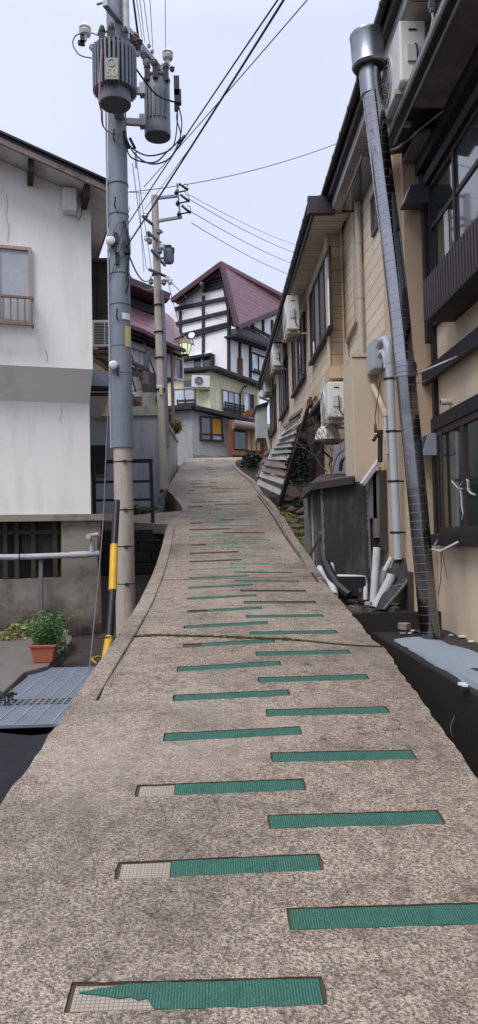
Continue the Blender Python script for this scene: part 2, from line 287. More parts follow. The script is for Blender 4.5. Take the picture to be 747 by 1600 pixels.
# ------------------------------------------------------------------ mesh builder
class MB:
    def __init__(s): s.v = []; s.f = []; s.sm = []
    def add(s, vs, fs, smooth=False):
        o = len(s.v); s.v += [V(x) for x in vs]; s.f += [tuple(i+o for i in f) for f in fs]; s.sm += [smooth]*len(fs); return s
    def quad(s, a, b, c, d): return s.add([a,b,c,d], [(0,1,2,3)])
    def box(s, c, size, rot=None):
        R = rot if rot is not None else Matrix.Identity(3)
        c = V(c); h = V(size)/2
        vs = [c + R @ V((x*h.x, y*h.y, z*h.z)) for z in (-1,1) for y in (-1,1) for x in (-1,1)]
        return s.add(vs, [(0,2,3,1),(4,5,7,6),(0,1,5,4),(2,6,7,3),(0,4,6,2),(1,3,7,5)])
    def bb(s, x0, x1, y0, y1, z0, z1): return s.box(((x0+x1)/2,(y0+y1)/2,(z0+z1)/2), (abs(x1-x0),abs(y1-y0),abs(z1-z0)))
    def hexa(s, a, b):
        """a,b: two matching loops of n points -> solid prism"""
        n = len(a); vs = list(a)+list(b)
        fs = [tuple(range(n-1,-1,-1)), tuple(range(n,2*n))] + [(i,(i+1)%n,n+(i+1)%n,n+i) for i in range(n)]
        return s.add(vs, fs)
    def prism(s, loop, vec): vec = V(vec); return s.hexa([V(p) for p in loop], [V(p)+vec for p in loop])
    def bar(s, p0, p1, w, h=None, up=(0,0,1)):
        p0 = V(p0); p1 = V(p1); h = h or w; d = (p1-p0).normalized(); up = V(up)
        if abs(d.dot(up)) > .98: up = V((0,1,0))
        x = d.cross(up).normalized(); y = x.cross(d)
        def lp(p): return [p-x*w/2-y*h/2, p+x*w/2-y*h/2, p+x*w/2+y*h/2, p-x*w/2+y*h/2]
        return s.hexa(lp(p0), lp(p1))
    def tube(s, pts, r, n=8, cap=True):
        pts = [V(p) for p in pts]; rs = r if isinstance(r, (list, tuple)) else [r]*len(pts)
        o = len(s.v); fs = []; ref = None
        for i, p in enumerate(pts):
            d = ((pts[i+1] if i+1 < len(pts) else p) - (pts[i-1] if i else p)).normalized()
            if ref is None: ref = V((0,0,1)) if abs(d.z) < .9 else V((0,1,0))
            x = (ref - d*ref.dot(d))
            if x.length < 1e-4: x = d.orthogonal()
            x.normalize(); y = d.cross(x); ref = x
            for k in range(n):
                a = 2*PI*k/n; s.v.append(p + (x*math.cos(a)+y*math.sin(a))*rs[i])
        for i in range(len(pts)-1):
            for k in range(n):
                fs.append((o+i*n+k, o+i*n+(k+1)%n, o+(i+1)*n+(k+1)%n, o+(i+1)*n+k))
        s.f += fs; s.sm += [True]*len(fs)
        if cap:
            s.f += [tuple(o+k for k in range(n-1,-1,-1)), tuple(o+(len(pts)-1)*n+k for k in range(n))]; s.sm += [False]*2
        return s
    def lathe(s, prof, c, n=20, axis=None):
        """prof: [(r,z)...] about vertical axis at c"""
        c = V(c); R = V((0,0,1)).rotation_difference(V(axis)).to_matrix() if axis is not None else Matrix.Identity(3)
        o = len(s.v)
        for r, z in prof:
            for k in range(n):
                a = 2*PI*k/n; s.v.append(c + R @ V((r*math.cos(a), r*math.sin(a), z)))
        for i in range(len(prof)-1):
            for k in range(n):
                s.f.append((o+i*n+k, o+i*n+(k+1)%n, o+(i+1)*n+(k+1)%n, o+(i+1)*n+k)); s.sm.append(True)
        s.f += [tuple(o+k for k in range(n-1,-1,-1)), tuple(o+(len(prof)-1)*n+k for k in range(n))]; s.sm += [False]*2
        return s
    def build(s, name, m, parent=None, origin=None, bev=0):
        if origin is None:
            if parent is None:
                xs = [p.x for p in s.v]; ys = [p.y for p in s.v]; zs = [p.z for p in s.v]
                origin = V(((min(xs)+max(xs))/2, (min(ys)+max(ys))/2, min(zs)))
            else: origin = V((0,0,0))
        else: origin = V(origin)
        me = bpy.data.meshes.new(name)
        off = wloc(parent) if parent else origin
        me.from_pydata([tuple(p-off) for p in s.v], [], s.f)
        me.polygons.foreach_set('use_smooth', s.sm)
        me.materials.append(M[m] if isinstance(m, str) else m)
        bm = bmesh.new(); bm.from_mesh(me); bmesh.ops.recalc_face_normals(bm, faces=bm.faces)
        for e in bm.edges:
            if len(e.link_faces) == 2 and e.calc_face_angle(0) > .75: e.smooth = False
        bm.to_mesh(me); bm.free()
        ob = bpy.data.objects.new(name, me); COL.objects.link(ob)
        if parent: ob.parent = parent
        else: ob.location = origin
        if bev:
            b = ob.modifiers.new('bevel', 'BEVEL'); b.width = bev; b.segments = 2; b.limit_method = 'ANGLE'
        return ob
def wloc(o):
    """world location of an unrotated object chain"""
    l = V((0,0,0))
    while o: l += o.location; o = o.parent
    return l
def thing(name, loc, label, cat, group=None):
    o = bpy.data.objects.new(name, None); COL.objects.link(o); o.location = V(loc); o.empty_display_size = .2
    return tag(o, label, cat, group)
def tag(o, label=None, cat=None, group=None, kind=None):
    if label: o['label'] = label
    if cat: o['category'] = cat
    if group: o['group'] = group
    if kind: o['kind'] = kind
    return o
def struct(o): o['kind'] = 'structure'; return o
def copy_tree(o, parent=None):
    c = o.copy(); COL.objects.link(c); c.parent = parent
    for ch in [x for x in bpy.data.objects if x.parent == o]: copy_tree(ch, c)
    return c
class Wall:
    """vertical wall frame: origin O, u horizontal along the wall, n outward"""
    def __init__(s, O, ang, flip=1):
        s.O = V(O); s.u = V((math.sin(ang), math.cos(ang), 0)); n = V((s.u.y, -s.u.x, 0))
        if n.dot(-s.O) < 0: n = -n
        s.n = n*flip
    def p(s, u, z, d=0): return V((s.O.x, s.O.y, 0)) + s.u*u + s.n*d + V((0,0,z))
    def uz(s, px, py, d=0):
        r = ray(px, py); o = V((s.O.x, s.O.y, 0)) + s.n*d
        t = o.dot(s.n)/r.dot(s.n); q = r*t - o
        return q.dot(s.u), q.z
    def pix(s, px, py, d=0): u, z = s.uz(px, py, d); return s.p(u, z, d)
    def box(s, mb, u0, u1, z0, z1, d0, d1):
        return mb.hexa([s.p(u0,z0,d0), s.p(u1,z0,d0), s.p(u1,z1,d0), s.p(u0,z1,d0)], [s.p(u0,z0,d1), s.p(u1,z0,d1), s.p(u1,z1,d1), s.p(u0,z1,d1)])
    def poly(s, mb, uzs, d0, d1): return mb.hexa([s.p(u,z,d0) for u, z in uzs], [s.p(u,z,d1) for u, z in uzs])
    def window(s, u0, u1, z0, z1, parent, panes, frame='paleframe', fw=.05, d=.06, mull=None, name='window', d0=.004, bars=None):
        """panes: materials from u0 to u1; one window = frame mesh with a pane child per light"""
        mb = MB(); n = len(panes); w = (u1-u0)/n
        s.box(mb, u0, u1, z0, z0+fw, d0, d); s.box(mb, u0, u1, z1-fw, z1, d0, d)
        for i in range(n+1):
            c = u0+i*w; a = c if i == 0 else (c-fw if i == n else c-fw/2)
            s.box(mb, a, a+fw, z0+fw, z1-fw, d0, d*(.999 if i % 2 else 1))
        if bars:
            for bz in bars: s.box(mb, u0+fw, u1-fw, bz-fw/2, bz+fw/2, d0, d*.8)
        f = mb.build(name, frame, parent)
        for i, pm in enumerate(panes):
            q = MB(); s.box(q, u0+i*w+fw*.4, u0+(i+1)*w-fw*.4, z0+fw*.6, z1-fw*.6, d0+.002, d0+(d-d0)*.45)
            q.build('pane', pm, f)
        return f
def grid(fn, us, vs):
    mb = MB(); pts = [fn(u, v) for v in vs for u in us]; n = len(us)
    mb.add(pts, [(j*n+i, j*n+i+1, (j+1)*n+i+1, (j+1)*n+i) for j in range(len(vs)-1) for i in range(n-1)]); return mb
def lin(a, b, n): return [a+(b-a)*i/(n-1) for i in range(n)]
def interp(tab, x):
    if x <= tab[0][0]: return tab[0][1]
    for (a, fa), (b, fb) in zip(tab, tab[1:]):
        if x <= b: return fa+(fb-fa)*(x-a)/(b-a)
    return tab[-1][1]
def leaves(c, rad, n, size, m=None, flat=.5, mb=None, up=0):
    mb = mb or MB(); c = V(c)
    for _ in range(n):
        while True:
            d = V((random.uniform(-1,1), random.uniform(-1,1), random.uniform(-1,1)))
            if d.length < 1: break
        p = c + V((d.x*rad[0], d.y*rad[1], d.z*rad[2]))
        a = V((random.gauss(0,1), random.gauss(0,1), random.gauss(0,1)*flat+up)).normalized(); b = a.orthogonal().normalized()
        b.rotate(Matrix.Rotation(random.uniform(0, 6.28), 3, a)); s = size*random.uniform(.6,1.3)
        mb.add([p-a*s*.1, p+a*s*.45+b*s*.28, p+a*s, p+a*s*.45-b*s*.28], [(0,1,2,3)])
    return mb
def sagwire(p0, p1, sag, r, n=12):
    p0 = V(p0); p1 = V(p1)
    pts = [p0.lerp(p1, i/n) - V((0,0,sag*4*(i/n)*(1-i/n))) for i in range(n+1)]
    return MB().tube(pts, r, 5)
# ================================================================== SETTING
EYE = 1.6
def prof(Y):
    """height of the ramp surface (camera eye at 0)"""
    if Y < 10: return -EYE + .114*Y
    if Y < 12.5:
        t = Y-10; return -EYE+1.14 + .114*t + (.2-.114)/2.5*t*t/2
    z = -EYE+1.14+.114*2.5+(.086)*2.5/2
    if Y < 28.2: return z + .2*(Y-12.5)
    t = min(Y-28.2, 1.2); return z+.2*15.7 + .2*t - .2/1.2*t*t/2
def onramp(px, py):
    """where the sight line meets the ramp surface"""
    r = ray(px, py); r = r/r.y; lo = None; Y = .8
    while Y < 34:
        if r.z*Y <= prof(Y): 
            return r*Y
        Y += .01
    return r*28.5
LEFT = [(0,1262),(50,1190),(100,1118),(150,1048),(190,990),(218,945),(237,905),(252,862),(263,819),(275,808),(287,797),(275,782),(261,764),(276,740),(289,717)]
RIGHT = [(747,1220),(700,1150),(640,1070),(600,1012),(582,1000),(560,973),(527,933),(495,890),(480,868),(459,839),(443,810),(430,794),(409,772),(398,754),(380,741),(369,731),(367,724),(378,717)]
LT = sorted((p.y, p.x) for p in (onramp(*q) for q in LEFT)); RT = sorted((p.y, p.x) for p in (onramp(*q) for q in RIGHT))
LT = [(-1.5, LT[0][1])] + LT + [(29.6, LT[-1][1])]; RT = [(-1.5, RT[0][1])] + RT + [(29.6, RT[-1][1]+.3)]
XL = lambda Y: interp(LT, Y); XR = lambda Y: interp(RT, Y)
ys = sorted(set([-1.5+i*.5 for i in range(62)] + [1.5+i*.11 for i in range(72)] + [round(a, 3) for a, _ in LT] + [round(a, 3) for a, _ in RT] + [29.6]))
ys = [y for i, y in enumerate(ys) if y <= 29.6]
ys2 = [ys[0]]
for y in ys[1:]:
    if y-ys2[-1] > .035: ys2.append(y)
mb = MB(); n = len(ys2)
vs = []
for y in ys2:
    l, r, z = XL(y), XR(y), prof(y)
    j = random.uniform(-.014, .010); j2 = random.uniform(-.014, .010)
    vs += [(l+j, y, z), (r-j2, y, z), (r-j2*.3, y, z-.55), (l+j*.3, y, z-.55)]
fs = [(3,2,1,0), tuple((n-1)*4+k for k in range(4))]
for i in range(n-1):
    a = i*4; b = a+4
    fs += [(a,a+1,b+1,b), (a+1,a+2,b+2,b+1), (a+2,a+3,b+3,b+2), (a+3,a,b,b+3)]
mb.add(vs, fs)
path = struct(mb.build('path', 'ramp', origin=(0,0,0)))

# --- grip mats: position table (row centre drifts with the bend of the ramp)
def cx(Y): return interp([(2.2,.24),(2.6,.30),(2.95,.34),(3.7,.355),(4.3,.375),(5,.385),(8,.385),(11.9,.29),(17.5,.07),(27.5,-.2)], Y)
cut = MB(); mats_list = []
def cutter(x0, x1, Y, sk, w, depth, j=.0):
    """slot aligned with the slope; sk = skew (dY/dX)"""
    def p(x, y, dz): return V((x, y, prof(y)+dz))
    xm = (x0+x1)/2
    a = [(x0, Y+(x0-xm)*sk-w/2), (x1, Y+(x1-xm)*sk-w/2), (x1, Y+(x1-xm)*sk+w/2), (x0, Y+(x0-xm)*sk+w/2)]
    N = 16; J = .0045 if Y < 9 else .002
    lo_ = [(x0+(x1-x0)*i/N, Y+(x0+(x1-x0)*i/N-xm)*sk-w/2+random.uniform(-J, J*.4)) for i in range(N+1)]
    hi_ = [(x0+(x1-x0)*i/N, Y+(x0+(x1-x0)*i/N-xm)*sk+w/2+random.uniform(-J*.4, J)) for i in range(N, -1, -1)]
    lp = lo_+[(x1+random.uniform(0,.006), Y+(x1-xm)*sk)]+hi_+[(x0-random.uniform(0,.006), Y+(x0-xm)*sk)]
    m_ = len(lp); vs = [p(x, y, -depth) for x, y in lp]+[p(x, y, .06) for x, y in lp]
    c0 = V((xm, Y, prof(Y)-depth)); c1 = V((xm, Y, prof(Y)+.06)); vs += [c0, c1]
    cut.add(vs, [(2*m_, (i+1)%m_, i) for i in range(m_)]+[(2*m_+1, m_+i, m_+(i+1)%m_) for i in range(m_)]+[(i, (i+1)%m_, m_+(i+1)%m_, m_+i) for i in range(m_)])
k = 0; Y = 2.25; row_l = []
while Y < 28.0:
    row_l.append(Y); Y += .675
row_r = []; Y = 2.58
while Y < 28.0:
    row_r.append(Y); Y += .672
MISS_L = {13, 14, 17, 22, 26}; MISS_R = {9, 16, 21, 25}
def mat_piece(x0, x1, Y, sk, w, torn=0):
    xm = (x0+x1)/2; mb = MB()
    def p(x, y, dz): return V((x, y, prof(y)+dz))
    def q(x, e): return (x, Y+(x-xm)*sk+e*w/2)
    N = 28 if torn else 14; lo = []; hi = []
    for i in range(N+1):
        x = x0+(x1-x0)*i/N; e = random.uniform(-.0025,.0025)
        a, b = q(x, -1), q(x, 1)
        if torn:
            f = (x-x0)/(x1-x0)
            if f < .30:    # ragged tongue
                g = f/.30
                b = q(x, .45+.5*min(1, g*1.5)+random.uniform(-.04,.04)) ; a = q(x, .4-.55*min(1, g*1.3)+random.uniform(-.12,.12))
                if i == 0: a = q(x, .4); b = q(x, .48)
        lo.append((a[0], a[1]+e)); hi.append((b[0], b[1]+e))
    vs = []; fs = []
    for i in range(N+1):
        for (x, y) in (lo[i], hi[i]): vs += [p(x, y, -.0025 if Y < 10 else -.001), p(x, y, -.0081 if Y < 4.5 else (-.0121 if Y < 10 else (-.0095 if Y < 13 else -.0055)))]
    for i in range(N):
        a = i*4; b = a+4
        fs += [(a,b,b+2,a+2), (a+1,a+3,b+3,b+1), (a,a+1,b+1,b), (a+2,b+2,b+3,a+3)]
    fs += [(0,2,3,1), (N*4,N*4+1,N*4+3,N*4+2)]
    return mb.add(vs, fs)
ORD = ['first','second','third','fourth','fifth','sixth','seventh','eighth','ninth','tenth','eleventh','twelfth','thirteenth','fourteenth']
def add_mat(side, i, Y):
    c = cx(Y); sk = interp([(2.2,-.01),(3,.01),(4.3,.05),(5.6,.10),(8,.16),(10,.12),(14,.05)] if side == 'left' else [(2,-.02),(6,0),(8,-.1),(9.5,-.22),(12,-.15),(16,-.04)], Y) + random.uniform(-.015,.015)
    if side == 'left': x0, x1 = c-.665, c+.085
    else: x0, x1 = c-.075, c+.665
    x0 += random.uniform(-.015,.015); x1 += random.uniform(-.015,.015)
    if side == 'left' and i < 3: x1 -= .03
    if side == 'right' and i < 2: x0 -= (0 if i == 0 else .04); x1 -= (0 if i == 0 else .055)
    if Y > 14: s = random.uniform(.85, 1.05); x0 = c+(x0-c)*s
    w = .108 if i < 2 else .114
    bed = None; full0 = x0
    if side == 'left' and i == 0: bed = (x0-.03, x0+.27); full0 = x0-.03
    if side == 'left' and i == 1: bed = (x0-.065, x0+.135); full0 = x0-.065
    if side == 'left' and i == 2: bed = (x0-.06, x0+.115); full0 = x0-.06
    cutter(full0-.010, x1+.010, Y, sk, w+.010, .0085 if Y < 4.5 else (.0125 if Y < 10 else (.010 if Y < 13 else .006)))
    if (i in MISS_L and side == 'left') or (i in MISS_R and side == 'right'): return
    m = 'green' if Y < 10 else ('greenfaded' if Y < 17 else 'greenworn')
    xx0 = x0; torn = 0
    if bed and i == 0: xx0 = x0-.01; torn = 1
    elif bed: xx0 = bed[1]
    if (side, i) == ('left', 6): xx0 += .14
    if (side, i) in (('left', 8),): xx0 += .2
    if (side, i) == ('right', 8): x1 -= .4
    if Y > 12 and random.random() < .35: xx0 += random.uniform(.1,.35)
    # rotate the mesh about the middle of the whole slot so it stays inside it
    xm = (full0+x1)/2; mm = (xx0+x1)/2
    mbm = mat_piece(xx0, x1, Y+(mm-(x0+x1)/2)*sk if True else Y, sk, w, torn)
    o = mbm.build('grip_mat', m)
    if i < 14:
        extra = {('left',0): 'torn green ribbed grip mat with a ragged tongue at its left end, nearest of all',
                 ('left',1): 'green grip mat beside a long pale bare patch, second mat up the left row',
                 ('left',2): 'green grip mat beside a short pale bare patch, third mat up the left row',
                 ('right',0): 'long green ribbed grip mat running out of the frame at lower right'}.get((side, i))
        lab = extra or '%s green grip mat from the bottom in the %s row of the ramp' % (ORD[i], side)
    else:
        lab = 'thin faded green grip mat in the %s row on the steep upper ramp' % side
    tag(o, lab, 'grip mat', 'green grip mats set in the ramp' if i < 14 else 'faded grip mats in the %s row up the steep ramp' % side)
    if bed:
        b = MB(); y0 = Y; 
        def pp(x, e, dz):
            y = Y+(x-(x0+x1)/2)*sk+e*w/2; return V((x, y, prof(y)+dz))
        b.hexa([pp(bed[0]+.005,-.95,-.0110), pp(bed[1]-.004,-.95,-.0110), pp(bed[1]-.004,.95,-.0110), pp(bed[0]+.005,.95,-.0110)],
               [pp(bed[0]+.005,-.95,-.0055 if i else -.0065), pp(bed[1]-.004,-.95,-.0055 if i else -.0065), pp(bed[1]-.004,.95,-.0055 if i else -.0065), pp(bed[0]+.005,.95,-.0055 if i else -.0065)])
        bo = b.build('adhesive_bed', 'bed', o); tag(bo, 'pale bare adhesive bed with a grid pattern')
    # moss crumbs along slot edges of the near mats
    return
for i, Y in enumerate(row_l): add_mat('left', i, Y)
for i, Y in enumerate(row_r): add_mat('right', i, Y)
# joints across the ramp and drainage grooves beside the lips
def bent_strip(pts, w, depth, seg=None):
    """pts: (x,y) list on the ramp"""
    n = len(pts); vs = []
    for i, (x, y) in enumerate(pts):
        a = pts[max(0,i-1)]; b = pts[min(n-1,i+1)]; d = V((b[0]-a[0], b[1]-a[1])).normalized(); nx, ny = -d.y*w/2, d.x*w/2
        for s in (-1, 1):
            for dz in (-depth, .08): vs.append((x+nx*s, y+ny*s, prof(y+ny*s)+dz))
    fs = [(0,1,3,2), ((n-1)*4,(n-1)*4+2,(n-1)*4+3,(n-1)*4+1)]
    for i in range(n-1):
        a = i*4; b = a+4; fs += [(a,a+2,b+2,b), (a+1,b+1,b+3,a+3), (a,b,b+1,a+1), (a+2,a+3,b+3,b+2)]
    cut.add(vs, fs)
jp = [onramp(*q) for q in ((182,997),(240,993),(300,994),(360,996),(420,998),(470,1001),(520,1006),(588,1011))]
jpts = []
for a, b in zip(jp, jp[1:]):
    for t in (0, .33, .66): p = a.lerp(b, t); jpts.append((p.x, p.y+random.uniform(-.008,.008)))
jpts.append((jp[-1].x+.05, jp[-1].y)); jpts[0] = (jpts[0][0]-.1, jpts[0][1])
bent_strip(jpts, .06, .03)
yj = 9.55; bent_strip([(XL(yj)-.1+ (XR(yj)-XL(yj)+.2)*t/8, yj+random.uniform(-.006,.006)) for t in range(9)], .03, .02)
gl = [onramp(*q) for q in ((150,1095),(172,1045),(196,998),(222,945),(243,900),(258,860),(272,828))]
gl = [(p.x, p.y) for p in gl]
bent_strip(gl, .035, .028)
gr = [onramp(*q) for q in ((497,910),(478,882),(458,856),(443,834),(430,812),(415,790),(402,774))]
gr = [(p.x, p.y) for p in gr]
bent_strip(gr, .035, .028)
co = cut.build('cut', 'slotdirt', origin=(0,0,0))
path.data.materials.append(M['slotdirt'])
bo = path.modifiers.new('slots', 'BOOLEAN'); bo.operation = 'DIFFERENCE'; bo.object = co; bo.solver = 'EXACT'; bo.use_self = True
dg = bpy.context.evaluated_depsgraph_get()
nm = bpy.data.meshes.new_from_object(path.evaluated_get(dg)); path.modifiers.clear(); path.data = nm
bpy.data.objects.remove(co)
# moss in the joint and along slot edges, tufts (uncountable)
mb = MB()
def tuft(x, y, s, n=3, dz=0):
    for _ in range(n):
        a = random.uniform(0, 6.28); r = s*random.uniform(.3,1)
        p = V((x+random.gauss(0,s*.5), y+random.gauss(0,s*.3), prof(y)-.008+dz))
        mb.add([p, p+V((math.cos(a)*r*.5, math.sin(a)*r*.5, r*.6)), p+V((math.cos(a+1)*r*.5, math.sin(a+1)*r*.5, r*.35))], [(0,1,2)])
for (x, y) in jpts[:15]:
    for _ in range(60): tuft(x+random.uniform(-.08,.08), y+random.gauss(.0,.016), .028, 3, .004)
for i, Y in enumerate(row_l[:9]):
    c = cx(Y)
    for _ in range(60):
        x = random.choice([c-.66, c+.09])+random.gauss(0,.01) if random.random() < .45 else random.uniform(c-.66, c+.09)
        tuft(x, Y+(x-(c-.29))*interp([(2.2,.02),(4.3,.07),(5.6,.12),(8,.19)], Y)+.066+random.gauss(0,.003), .009, 2)
for i, Y in enumerate(row_r[:9]):
    c = cx(Y)
    for _ in range(55):
        x = random.choice([c-.09, c+.66])+random.gauss(0,.01) if random.random() < .4 else random.uniform(c-.08, c+.66)
        tuft(x, Y+(x-(c+.29))*interp([(2,-.02),(6,0),(8,-.1)], Y)+.066+random.gauss(0,.003), .009, 2)
tag(mb.build('moss', 'moss'), 'green moss growing in the joint and around the grip mats of the ramp', 'moss', kind='stuff')

# --- raised lips along the ramp edges
def lip(fnx, y0, y1, w, h, m, inner):
    N = max(4, int((y1-y0)/.35)); vs = []; mb = MB()
    for i in range(N+1):
        y = y0+(y1-y0)*i/N; x = fnx(y); z = prof(y)
        hh = h*min(1, (y-y0)/.8+.1)*min(1, (y1-y)/.8+.1)
        for a in (x, x+inner*w): vs += [(a-inner*.012, y, z-.05), (a-inner*.012, y, z+hh+random.uniform(-.004,.004))]
    fs = [(0,1,3,2), (N*4,N*4+2,N*4+3,N*4+1)]
    for i in range(N):
        a = i*4; b = a+4; fs += [(a,a+2,b+2,b),(a+1,b+1,b+3,a+3),(a,b,b+1,a+1),(a+2,a+3,b+3,b+2)]
    mb.add(vs, fs); return struct(mb.build('kerb', m, bev=.01))
lip(XL, 4.9, 14.3, .15, .022, 'ramp', 1)
lip(XR, 9.9, 15.2, .13, .045, 'kerb_moss', -1)
lip(XR, 15.3, 27.6, .11, .06, 'kerb', -1)
lip(XL, 15.9, 18.9, .08, .05, 'kerb', 1)
# --- side path joining from the left
sp = [at(264,819,14.45), at(239,818,14.9), at(196,814.5,15.4), at(150,812,15.6), at(150,801,16.8), at(200,805,16.5), at(244,802,16.3), at(287,798,15.8)]
mb = MB().prism([p-V((0,0,.2)) for p in sp], (0,0,.2)); struct(mb.build('path', 'ramp', bev=.01))

# --- terrain: one sheet following the slope, well below the ramp in front and close to it higher up
def gz(x, Y):
    b = interp([(-40,-2.1),(11,-2.0),(14,-1.1),(17,.25),(20,1.05),(28.5,2.75),(30,3.0),(60,3.6),(160,12),(900,60)], Y)
    return b - .012*max(0, abs(x)-3)*(1 if Y < 20 else 0)
xs = [-900,-200,-60,-25,-12,-8,-5,-3.5,-2.5,-1.8,-1.2,-.6,0,.6,1.2,1.8,2.5,3.5,5,8,12,25,60,200,900]
yy = [-300,-60,-20,-8,-3]+[i*.9 for i in range(0,40)]+[40,50,60,90,160,300,900]
struct(grid(lambda x, y: V((x, y, gz(x, y)+(random.uniform(-.03,.03) if abs(x) < 5 else 0))), xs, yy).build('ground', 'ground', origin=(0,0,0)))
# ditch floor right of the ramp, channel floor left
struct(grid(lambda x, y: V((x, y, interp([(0,-2.0),(8,-1.75),(10,-1.2),(11,-.9)], y)+random.uniform(-.03,.03))), lin(.9,2.6,8), lin(-1,11,26)).build('ditch', 'ditch', origin=(0,0,0)))
mb = MB()
for _ in range(2600):
    y = random.uniform(1.5, 9.5); x = random.uniform(1.0, 1.74); z = interp([(0,-2.0),(8,-1.75),(10,-1.2)], y)+.035; s = random.uniform(.015,.04); a = random.uniform(0, 6.28)
    p = V((x, y, z)); q = V((math.cos(a)*s, math.sin(a)*s, random.uniform(-.3,.5)*s)); r_ = V((-math.sin(a)*s*.4, math.cos(a)*s*.4, random.uniform(-.2,.3)*s))
    mb.add([p-q, p+r_, p+q, p-r_], [(0,1,2,3)])
tag(mb.build('leaf_litter', 'rust'), 'brown leaf litter lying on the bottom of the right-hand ditch', 'leaf litter', kind='stuff')
# left yard: old concrete slab with a raised back edge
ZS = -1.42
mb = MB(); a = atZ(-80,1165,ZS); sl = [atZ(-300,1250,ZS), atZ(0,1086,ZS), atZ(38,1050,ZS), atZ(75,1040,ZS), atZ(112,1000,ZS), atZ(112,992,ZS), atZ(-400,1003,ZS)]
mb.prism([p-V((0,0,.16)) for p in sl], (0,0,.16)); struct(mb.build('pavement', 'slab', bev=.012))
mb = MB(); p0 = atZ(-200,1001,ZS); p1 = atZ(108,993,ZS); mb.bar(p0+V((0,0,.03)), p1+V((0,0,.03)), .16, .1); struct(mb.build('kerb', 'kerb_moss', bev=.02))
# lower brown yard strip between slab and guard
mb = MB(); struct(grid(lambda x, y: V((x, y, -1.56+random.uniform(-.02,.02))), lin(-3.2,-.9,12), lin(8,12.6,14)).build('ground', 'mulch', origin=(0,0,0)))
# right platform (shelf at the foot of the near building) with its mat
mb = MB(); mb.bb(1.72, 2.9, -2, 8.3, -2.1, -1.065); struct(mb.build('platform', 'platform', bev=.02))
struct(grid(lambda x, y: V((x, y, -1.058+random.uniform(0,.02))), lin(2.16,2.52,7), lin(2,8.28,30)).build('ground', 'mulch', origin=(0,0,0)))
# mossy verge right of the ramp higher up
def vz(x, y): return prof(y)-.14 + interp([(9.5,-.35),(11,-.1),(15,.0)], y) + (x-XR(y))*.12
struct(grid(lambda u, y: V((XR(y)+.0+u*(2.6-XR(y)), y, vz(XR(y)+u*(2.6-XR(y)), y)+random.uniform(-.03,.03))), lin(0,1,9), lin(10.2,28,60)).build('verge', 'mulch', origin=(0,0,0)))
# ================================================================== LEFT HOUSE
LH = Wall((-1.97, 12.0, 0), math.radians(90-15.6))        # u to the right along the front, corner at u=0
house = thing('house', (-4.2, 12.6, -1.5), 'white stucco house with a brown gable roof behind the big utility pole on the left', 'house')
uc = 0.0; _, zb = LH.uz(141, 803, -.45); _, z_ov = LH.uz(144, 577); _, z_ov2 = LH.uz(141, 631, -.45)
uw = -5.5
mb = MB()
# gable top line of the wall
g0 = LH.uz(0, 247); g1 = LH.uz(140, 322); sl = (g1[1]-g0[1])/(g1[0]-g0[0])
OV = .6; va = LH.uz(0,223,OV); vb = LH.uz(166,298,OV); vs_ = (vb[1]-va[1])/(vb[0]-va[0])
def under(u): return vb[1]+vs_*(u-vb[0])+.05
def gtop(u): return under(u)-.13
upr = LH.uz(144, 500)[0]
ridge_u = -5.0
LH.poly(mb, [(uw, z_ov), (upr, z_ov), (upr, gtop(upr)+.12), (ridge_u, gtop(ridge_u)+.12), (uw, gtop(ridge_u)+.1)], 0, -5)
# sloping cove underneath
lr = LH.uz(141, 720, -.45)[0]
mb.hexa([LH.p(uw, z_ov, -.001), LH.p(upr, z_ov, -.001), LH.p(upr, z_ov, -1.2), LH.p(uw, z_ov, -1.2)],
        [LH.p(uw, z_ov2, -.45), LH.p(lr, z_ov2, -.45), LH.p(lr, z_ov2, -1.2), LH.p(uw, z_ov2, -1.2)])
LH.box(mb, uw, lr, zb, z_ov2, -.45, -5)
mb.build('wall', 'stucco', house)
# foundation with a long dark opening
zf = LH.uz(60, 985, -.5)[1]-.2
t0 = LH.uz(96, 815, -.5); t1 = LH.uz(96, 903, -.5)
fr_ = LH.uz(158, 900, -.5)[0]
mb = MB()
LH.box(mb, uw, fr_, zf, t1[1], -.5, -1.0)
LH.box(mb, t0[0], fr_, t1[1], zb-.1, -.5, -1.0)
LH.box(mb, uw, fr_+.05, zb-.11, zb-.004, -.40, -1.05)
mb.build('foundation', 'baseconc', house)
mb = MB(); LH.box(mb, uw, t0[0]+.2, t1[1]-.1, zb-.1, -.85, -1.1); mb.build('vent_opening', 'black', house)
mb = MB()
for px, m in ((8, 0), (26, 0), (52, 0), (86, 0)):
    u = LH.uz(px, 860, -.62)[0]; LH.box(mb, u-.035, u+.035, t1[1], zb-.12, -.6, -.68)
LH.box(mb, uw, t0[0]-.02, zb-.32, zb-.26, -.6, -.66)
mb.build('opening_frame', 'darkwood', house)
mb = MB(); u0 = LH.uz(34, 860, -.7)[0]; LH.box(mb, u0, t0[0], t1[1]+.35, zb-.12, -.7, -.74); mb.build('board', 'darkwood', house)
